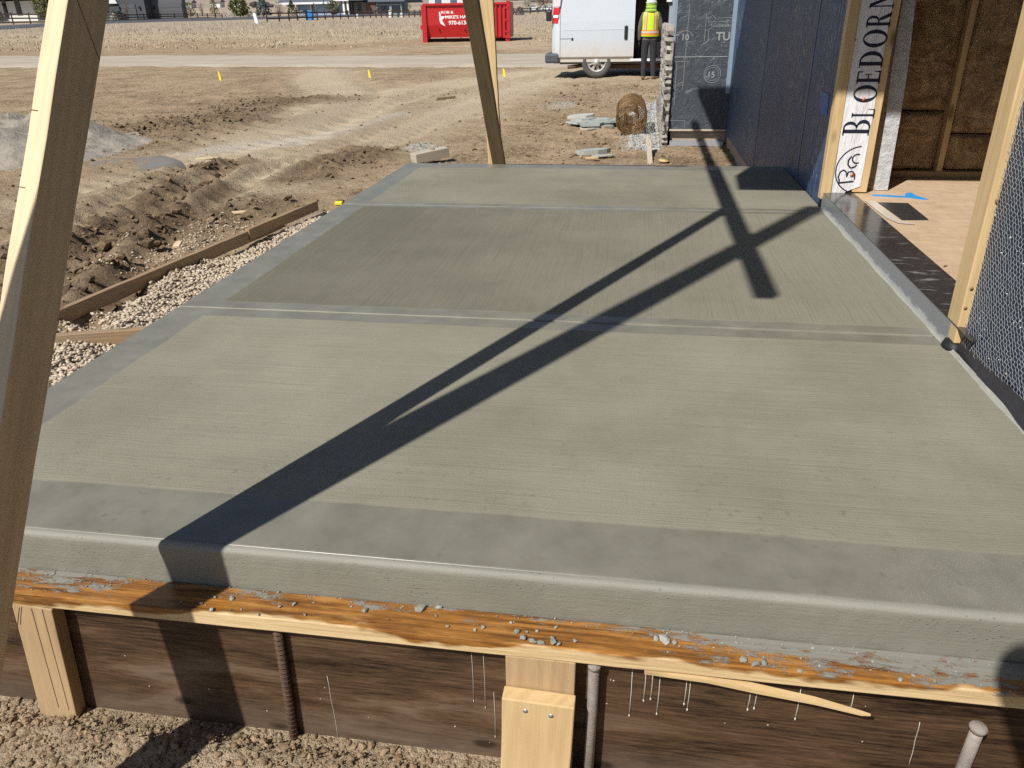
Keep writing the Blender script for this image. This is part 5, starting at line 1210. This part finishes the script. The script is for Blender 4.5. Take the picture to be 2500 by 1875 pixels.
f_ = hbox(hC, 'window', -54.75, -54.2, 135.33, 135.5, zC+.55, zC+1.55, mdk); hbox(hC, 'window_trim', -54.95, -54.0, 135.40, 135.51, zC+.4, zC+1.65, mtrim)
hbox(hC, 'entry_wall', -49.0, -45.2, 135.0, 146, zC-.6, zC+2.2, mtan); hbox(hC, 'porch_roof', -50.2, -45.0, 133.2, 136, zC+1.95, zC+2.35, mslate); hbox(hC, 'porch_fascia', -50.0, -47.4, 133.05, 133.3, zC+1.95, zC+2.2, mtrim)
for x in (-48.6, -47.9): hbox(hC, 'porch_column', x, x+.30, 133.4, 133.7, zC-.4, zC+2.0, mtrim)
hbox(hC, 'door', -48.2, -47.3, 134.9, 135.1, zC-.3, zC+1.8, mdk); hbox(hC, 'brick_wall', -45.2, -43.6, 134.9, 146, zC-.6, zC+1.8, mbrick); hbox(hC, 'window', -46.6, -46.0, 134.9, 135.05, zC+.5, zC+1.5, mdk)
hbox(hC, 'garage_wall', -43.6, -39.2, 135.2, 138, zC-.6, zC+1.8, plain('blue_grey_siding', (.15,.19,.25), .7))
hbox(hC, 'garage_wall', -43.8, -39.0, 136, 138, zC-.6, zC+1.75, plain('blue_grey_siding_two', (.15,.19,.25), .7))
for x0, x1 in ((-43.4,-41.3),(-40.9,-39.4)):
    hbox(hC, 'garage_door', x0, x1, 134.98, 135.12, zC-.3, zC+1.2, mdk); hbox(hC, 'door_trim', x0-.16, x1+.16, 135.06, 135.18, zC-.3, zC+1.38, plain('grey_trim', (.4,.42,.45), .6))
mb = MB(); mb.prism([(134.5,zC+1.74),(147,zC+1.74),(141,zC+3.6)], 'X', -45.5, -38.6); mb.build('roof', mroof, hC)
bn = thing('trash_bin', 'bright blue wheeled trash bin behind the fence in front of the blue house', 'bin', (-41.3, 102, gh(-41.3,102)))
bz = gh(-41.3, 102.0); bx = -41.55
bz = 1.10
mb = MB(); mb.loft([[(bx-.26,101.8,bz),(bx+.26,101.8,bz),(bx+.26,102.35,bz),(bx-.26,102.35,bz)],[(bx-.34,101.75,bz+.98),(bx+.34,101.75,bz+.98),(bx+.34,102.45,bz+.98),(bx-.34,102.45,bz+.98)]], False); mb.build('bin_body', plain('blue_plastic', (.02,.22,.55), .45), bn)
mb = MB(); mb.box(bx-.48, bx+.36, 101.7, 102.5, bz+.98, bz+1.12); mb.build('bin_lid', plain('light_blue_plastic', (.05,.35,.68), .4), bn)
mk = thing('marker_post', 'white utility marker post leaning at the edge of the asphalt road', 'marker', (-43, 89.9, .8))
z_ = gh(-43, 89.9); mb = MB(); mb.loft([[(-43.15,89.85,z_-.1),(-42.75,89.85,z_-.1),(-42.75,90,z_-.1),(-43.15,90,z_-.1)],[(-43.32,89.85,z_+.95),(-42.98,89.85,z_+.95),(-42.98,90,z_+.95),(-43.32,90,z_+.95)],[(-43.25,89.87,z_+1.05),(-43.05,89.87,z_+1.05),(-43.05,89.98,z_+1.05),(-43.25,89.98,z_+1.05)]], False); mb.build('post', M['white'], mk)
for (x, y, h, w, lab) in ((-37.0,106.5,.5,.22,'small white box behind the fence near the porch columns'),(-33.0,108,.85,.28,'white capped utility pedestal in front of the dark garage'),(-31.6,108.5,.5,.24,'white utility box at the right end of the blue house')):
    z_ = gh(x, y); t = thing('utility_box', lab, 'utility box', (x, y, z_)); mb = MB(); mb.box(x-w/2, x+w/2, y, y+.2, z_-.1, z_+h*.8); mb.build('box_body', M['white'], t); mb = MB(); mb.box(x-w*.62, x+w*.62, y-.03, y+.23, z_+h*.8, z_+h); mb.build('box_cap', M['white'], t)
tb = thing('utility_box', 'pale green utility cabinet beside the white capped pedestal', 'utility box', (-32.2, 108.2, gh(-32.2,108.2)))
z_ = gh(-32.2, 108.2); mb = MB(); mb.box(-32.55, -31.95, 108.1, 108.6, z_-.1, z_+.5); mb.build('box_body', plain('pale_green_steel', (.22,.30,.26), .5), tb)
for i, (x, y, lab) in enumerate(((-17.9,137.7,'white car far off behind the fence, left one'),(-15.9,138.2,'white car far off behind the fence, right one'))):
    z_ = gh(x, y); t = thing('parked_car', lab, 'car', (x, y, z_))
    mb = MB(); mb.prism([(x-.85,z_+.15),(x+.85,z_+.15),(x+.85,z_+.5),(x+.45,z_+.58),(x+.25,z_+.82),(x-.45,z_+.82),(x-.7,z_+.55),(x-.85,z_+.52)], 'Y', y, y+1.2); mb.build('body', M['white'], t)
    mb = MB(); mb.prism([(x+.38,z_+.58),(x+.22,z_+.77),(x-.4,z_+.77),(x-.6,z_+.57)], 'Y', y-.01, y+1.21); mb.build('window', mdk, t)
    for s in (-.5, .5): mb = MB(); mb.tube([(x+s,y-.02,z_+.17),(x+s,y+.2,z_+.17)], .17, 10); mb.build('wheel', M['dark'], t)

# ------------------------------------------------------------------ trees and shrubs
def mat_leaf(name, a, b, up=False):
    t = NT(name, .9, spec=.15); r = t.attr('rnd'); t.col(t.mix(r, a, b))
    if up:
        c_ = t.n('ShaderNodeCombineXYZ'); c_.inputs[1].default_value = -.35; c_.inputs[2].default_value = .93; t.l(c_.outputs[0], t.b.inputs['Normal'])
    return t.m
LF = {'pine': mat_leaf('pine_needles', (.07,.085,.028), (.20,.20,.08)), 'dark': mat_leaf('dark_needles', (.04,.05,.03), (.11,.12,.07)), 'blue': mat_leaf('blue_spruce', (.07,.09,.085), (.17,.20,.19)),
      'bare': mat_leaf('bare_twigs', (.16,.10,.085), (.27,.19,.16)), 'grey': mat_leaf('grey_twigs', (.20,.17,.15), (.33,.29,.25)), 'olive': mat_leaf('olive_leaves', (.17,.165,.08), (.30,.28,.15)), 'straw': mat_leaf('pale_straw', (.42,.37,.28), (.62,.57,.47)), 'sage': mat_leaf('sage_brush', (.33,.32,.29), (.50,.49,.45)), 'purple': mat_leaf('purple_brush', (.12,.10,.11), (.22,.18,.18))}
bark = plain('bark', (.09,.065,.05), .9, var=.3)
def tree(name, label, cat, x, y, h, w, kind, shape, seed, n=420, size=None, group=None, trunk=.12, floor=.12):
    z = gh(x, y); t = thing(name, label, cat, (x, y, z), group); rs = np.random.RandomState(seed); size = size or w*.10
    mb = MB(); mb.tube([(x,y,z-.2),(x+.03*h,y,z+h*.45),(x,y,z+h*.9)], [h*.035,h*.022,h*.006], 6)
    limbs = []
    for k in range(9):
        f = floor+.1+.75*k/9; a = rs.uniform(0, 6.28); r = w*.5*(1-f if shape == 'cone' else math.sin(math.pi*min(.95, f+.1)))*.8
        mb.tube([(x,y,z+h*f),(x+r*math.cos(a)*.6,y+r*math.sin(a)*.6,z+h*(f+.06)),(x+r*math.cos(a),y+r*math.sin(a),z+h*(f+.1))], [h*.014,h*.009,h*.004], 4); limbs.append((x+r*math.cos(a), y+r*math.sin(a), z+h*(f+.1)))
    mb.build('trunk', bark, t)
    f = rs.uniform(floor, 1, n); a = rs.uniform(0, 2*np.pi, n)
    if shape == 'cone': R = (1-f)**.8*1.05+.06
    elif shape == 'round': R = np.sqrt(np.clip(1-((f-.56)/.47)**2, .02, 1))
    elif shape == 'fan': R = .15+.9*np.clip((f-floor)/(1-floor), 0, 1)**.8
    else: R = np.sqrt(np.clip(1-(f)**2, .02, 1))
    lob = 1+.28*np.sin(3*a+seed)*np.sin(7*f+seed)+.16*np.sin(5*a+2*seed+9*f); r = w*.5*R*lob*np.sqrt(rs.uniform(.25, 1, n))
    C = np.column_stack([x+r*np.cos(a), y+r*np.sin(a), z+h*f])
    if kind in ('bare', 'grey'):   # upright thin twigs
        d = np.column_stack([np.cos(a)*r*.5, np.sin(a)*r*.5, np.full(n, h*.16)]); sd = np.column_stack([-np.sin(a), np.cos(a), 0*a])*size*.10
        V = np.stack([C-d*.5-sd, C-d*.5+sd, C+d*.5], 1)
    else:
        u = rs.normal(size=(n,3)); u /= np.linalg.norm(u, axis=1)[:,None]; v = np.cross(u, rs.normal(size=(n,3))); v /= np.linalg.norm(v, axis=1)[:,None]
        s = size*rs.uniform(.6, 1.5, (n,1)); V = np.stack([C-u*s*.5-v*s*.3, C+u*s*.5-v*s*.25, C+v*s*.55], 1)
    rnd = np.repeat(rs.uniform(0,1,n), 3)
    link('crown', mesh_np('crown', V.reshape(-1,3), np.arange(n*3).reshape(-1,3), LF[kind], {'rnd': rnd}, False), t); return t
tree('pine_tree', 'bushy green pine in front of the white house at the far left', 'tree', -97.5, 127, 4.6, 3.3, 'pine', 'round', 1, 900)
tree('pine_tree', 'bushy green pine in front of the dark slate house, right of the brace', 'tree', -84.6, 122.6, 4.2, 3.0, 'pine', 'round', 2, 900)
tree('young_tree', 'small dark sapling by the left end of the porch posts', 'tree', -104, 125, 1.6, 1.2, 'dark', 'cone', 3, 260)
tree('bare_tree', 'leafless reddish young tree in front of the garage door', 'tree', -80.5, 123.5, 2.7, 1.2, 'bare', 'fan', 4, 160)
tree('ornamental_grass', 'white plume grass clump at the road edge under the pine', 'shrub', -76.6, 114, 1.1, 1.5, 'straw', 'dome', 5, 300, floor=.02)
tree('round_tree', 'olive round tree just right of the slate house', 'tree', -79.1, 139.9, 2.3, 2.0, 'olive', 'round', 6, 420)
tree('bare_tree', 'leafless reddish tree between the olive tree and the tall pine', 'tree', -80.5, 146.5, 2.3, 1.6, 'bare', 'fan', 7, 170)
tree('pine_tree', 'tall slim olive pine right of the leafless reddish tree', 'tree', -76.7, 144, 3.1, 1.9, 'olive', 'cone', 8, 500)
tree('pine_tree', 'wide dense yellow-green pine standing alone on the road verge', 'tree', -63.4, 127, 2.6, 3.0, 'pine', 'round', 9, 900)
tree('spruce_tree', 'grey-green spruce behind the white marker post', 'tree', -57.7, 123.3, 3.0, 2.6, 'blue', 'cone', 10, 650)
tree('bare_tree', 'brown leafless shrubby tree between the grey spruce and the blue house', 'tree', -56, 125.5, 2.2, 2.0, 'bare', 'round', 11, 240)
tree('pine_tree', 'small dark pine at the left end of the blue house', 'tree', -57.4, 133.5, 2.3, 1.9, 'dark', 'cone', 12, 420)
tree('spruce_tree', 'narrow blue spruce left of the two in front of the blue house', 'tree', -51.3, 128, 1.9, .9, 'blue', 'cone', 13, 260)
tree('spruce_tree', 'narrow blue spruce beside the dense pine by the porch', 'tree', -49.3, 127, 2.2, .95, 'blue', 'cone', 14, 260)
tree('pine_tree', 'dense green pine covering the blue house beside the porch', 'tree', -47.4, 126, 2.1, 1.9, 'pine', 'round', 15, 600)
tree('spruce_tree', 'dark little spruce in front of the garage of the blue house', 'tree', -42.6, 133, 1.6, 1.3, 'blue', 'cone', 16, 300)
tree('pine_tree', 'loose grey-green pine at the right end of the blue house', 'tree', -47.3, 160, 2.2, 2.6, 'olive', 'round', 17, 420)
tree('pine_tree', 'small loose pine just left of the red dumpster', 'tree', -44.5, 157, 1.6, 1.6, 'olive', 'round', 18, 260)
tree('shrub', 'dark purple rounded bush right of the red dumpster', 'shrub', -15.7, 107, .95, 1.3, 'purple', 'dome', 19, 420, floor=.0)
tree('ornamental_grass', 'tall tan grass clump right of the purple bush', 'shrub', -16.0, 118, 1.6, .9, 'straw', 'fan', 20, 260, floor=.0)
for i, (x, y, w) in enumerate(((-68.3,131.5,1.1),(-67.2,131.8,1.2),(-66.2,131.2,.9),(-63.2,128.6,1.2),(-62.2,128.3,1.3),(-61.1,128,1.2),(-60,127.6,1.1),(-54.8,128,1.2),(-53.6,128.2,1.2))):
    tree('sage_shrub', ['leftmost pale brush clump behind the far road, left of the dense pine','second pale brush clump, left of the dense pine','pale brush clump just left of the dense pine','pale brush clump just right of the dense pine','second pale brush clump right of the dense pine','third pale brush clump right of the dense pine','pale brush clump behind the white marker post','pale brush clump at the left foot of the blue house','pale brush clump under the white trim of the blue house'][i], 'shrub', x, y, .85, w, 'sage', 'dome', 30+i, 170, group='pale brush clumps along the far road', floor=.0)
for i, (x, y, h, w, lab) in enumerate(((-20.5,150,3.2,2.2,'leafless grey tree right above the purple bush'),(-17.5,147,3.4,2.8,'leafless purple-brown tree behind the two white cars'),(-14.2,149,2.6,2.4,'leafless grey tree just left of the van mirror'))):
    tree('bare_tree', lab, 'tree', x, y, h, w, 'grey' if i != 1 else 'bare', 'round', 50+i, 420)
# brush and groves on the far hills
rs = np.random.RandomState(77); n = 2600; hx_ = rs.uniform(-420, 60, n); hy_ = rs.uniform(230, 900, n)
k_ = fbm(hx_, hy_, .012, 3, 91) > .03; hx_, hy_ = hx_[k_], hy_[k_]; s_ = rs.uniform(.8, 2.6, len(hx_))
g = lumps('far_brush', np.column_stack([hx_, hy_, ground_h(hx_, hy_)+s_*.4]), s_, mat_lumps('far_brush', (.13,.105,.10), (.20,.16,.15), (.11,.10,.08)), (.5,.9), seed=78); tag(g, 'distant purple-brown brush scattered over the hills', 'brush')
for i, (x, y) in enumerate(((-175,330),(-168,334),(-150,345),(-138,330),(-196,345),(-120,350))):
    z_ = gh(x, y); t = thing('far_house', ('fourth from the left','third from the left','fifth from the left','sixth from the left','second from the left','rightmost')[i] and ['middle-left tiny pale house on the hillside behind the olive tree','tiny pale hillside house just right of the middle-left one','tiny pale hillside house above the wide dense pine','tiny pale hillside house behind the grey spruce','leftmost tiny pale house on the hillside','rightmost tiny pale house on the hillside'][i], 'house', (x, y, z_), 'tiny houses on the hillside'); hbox(t, 'wall', x-2.2, x+2.2, y, y+4, z_-1, z_+2.0, mwhite)
    mb = MB(); mb.prism([(y-.5,z_+2),(y+4.5,z_+2),(y+2,z_+3.3)], 'X', x-2.6, x+2.6); mb.build('roof', plain('far_roof', (.2,.17,.16), .8) if i == 0 else D.materials['far_roof'], t)
# dry grass of the field
def blades(name, lab, n, x0, x1, y0, y1, h, w, mat, seed, thick=None):
    rs = np.random.RandomState(seed); x = rs.uniform(x0, x1, n); y = y0+(y1-y0)*rs.uniform(0, 1, n)
    den = np.clip(.55+2*fbm(x, y, .25, 3, 5)+ (y-y0)/(y1-y0)*.4, 0, 1); k = rs.uniform(0, 1, n) < den
    k &= ~((x > DX-.4) & (x < DX+5.5) & (y > 41.3) & (y < 45)); x, y = x[k], y[k]; n = len(x)
    z = ground_h(x, y); a = rs.uniform(0, 2*np.pi, n); H = h*rs.uniform(.4, 1.3, n)*(.6+1.0*np.clip(fbm(x, y, .6, 2, 8)+.5, 0, 1)); ww = w*rs.uniform(.6, 1.4, n)
    ln = H*rs.uniform(.1, .75, n); b = rs.uniform(0, 2*np.pi, n)
    V = np.stack([np.column_stack([x-np.cos(a)*ww, y-np.sin(a)*ww, z-.02]), np.column_stack([x+np.cos(a)*ww, y+np.sin(a)*ww, z-.02]), np.column_stack([x+np.cos(b)*ln, y+np.sin(b)*ln, z+H])], 1).reshape(-1,3)
    rnd = np.repeat(rs.uniform(0,1,n), 3); o = link(name, mesh_np(name, V, np.arange(n*3).reshape(-1,3), mat, {'rnd': rnd}, False), kind='stuff'); tag(o, lab, 'grass')
gm1 = mat_leaf('dry_grass', (.46,.37,.245), (.64,.54,.38), True); gm2 = mat_leaf('dry_weeds', (.42,.35,.265), (.60,.52,.41), True)
blades('dry_grass', 'short straw-coloured dry grass on the near edge of the field', 9000, -52, 8, 38, 60,.08, .03, gm1, 1)
blades('dry_weeds', 'taller greyish dry weeds filling the field below the fence', 16000, -78, 10, 53, 95, .22, .014, gm2, 2)
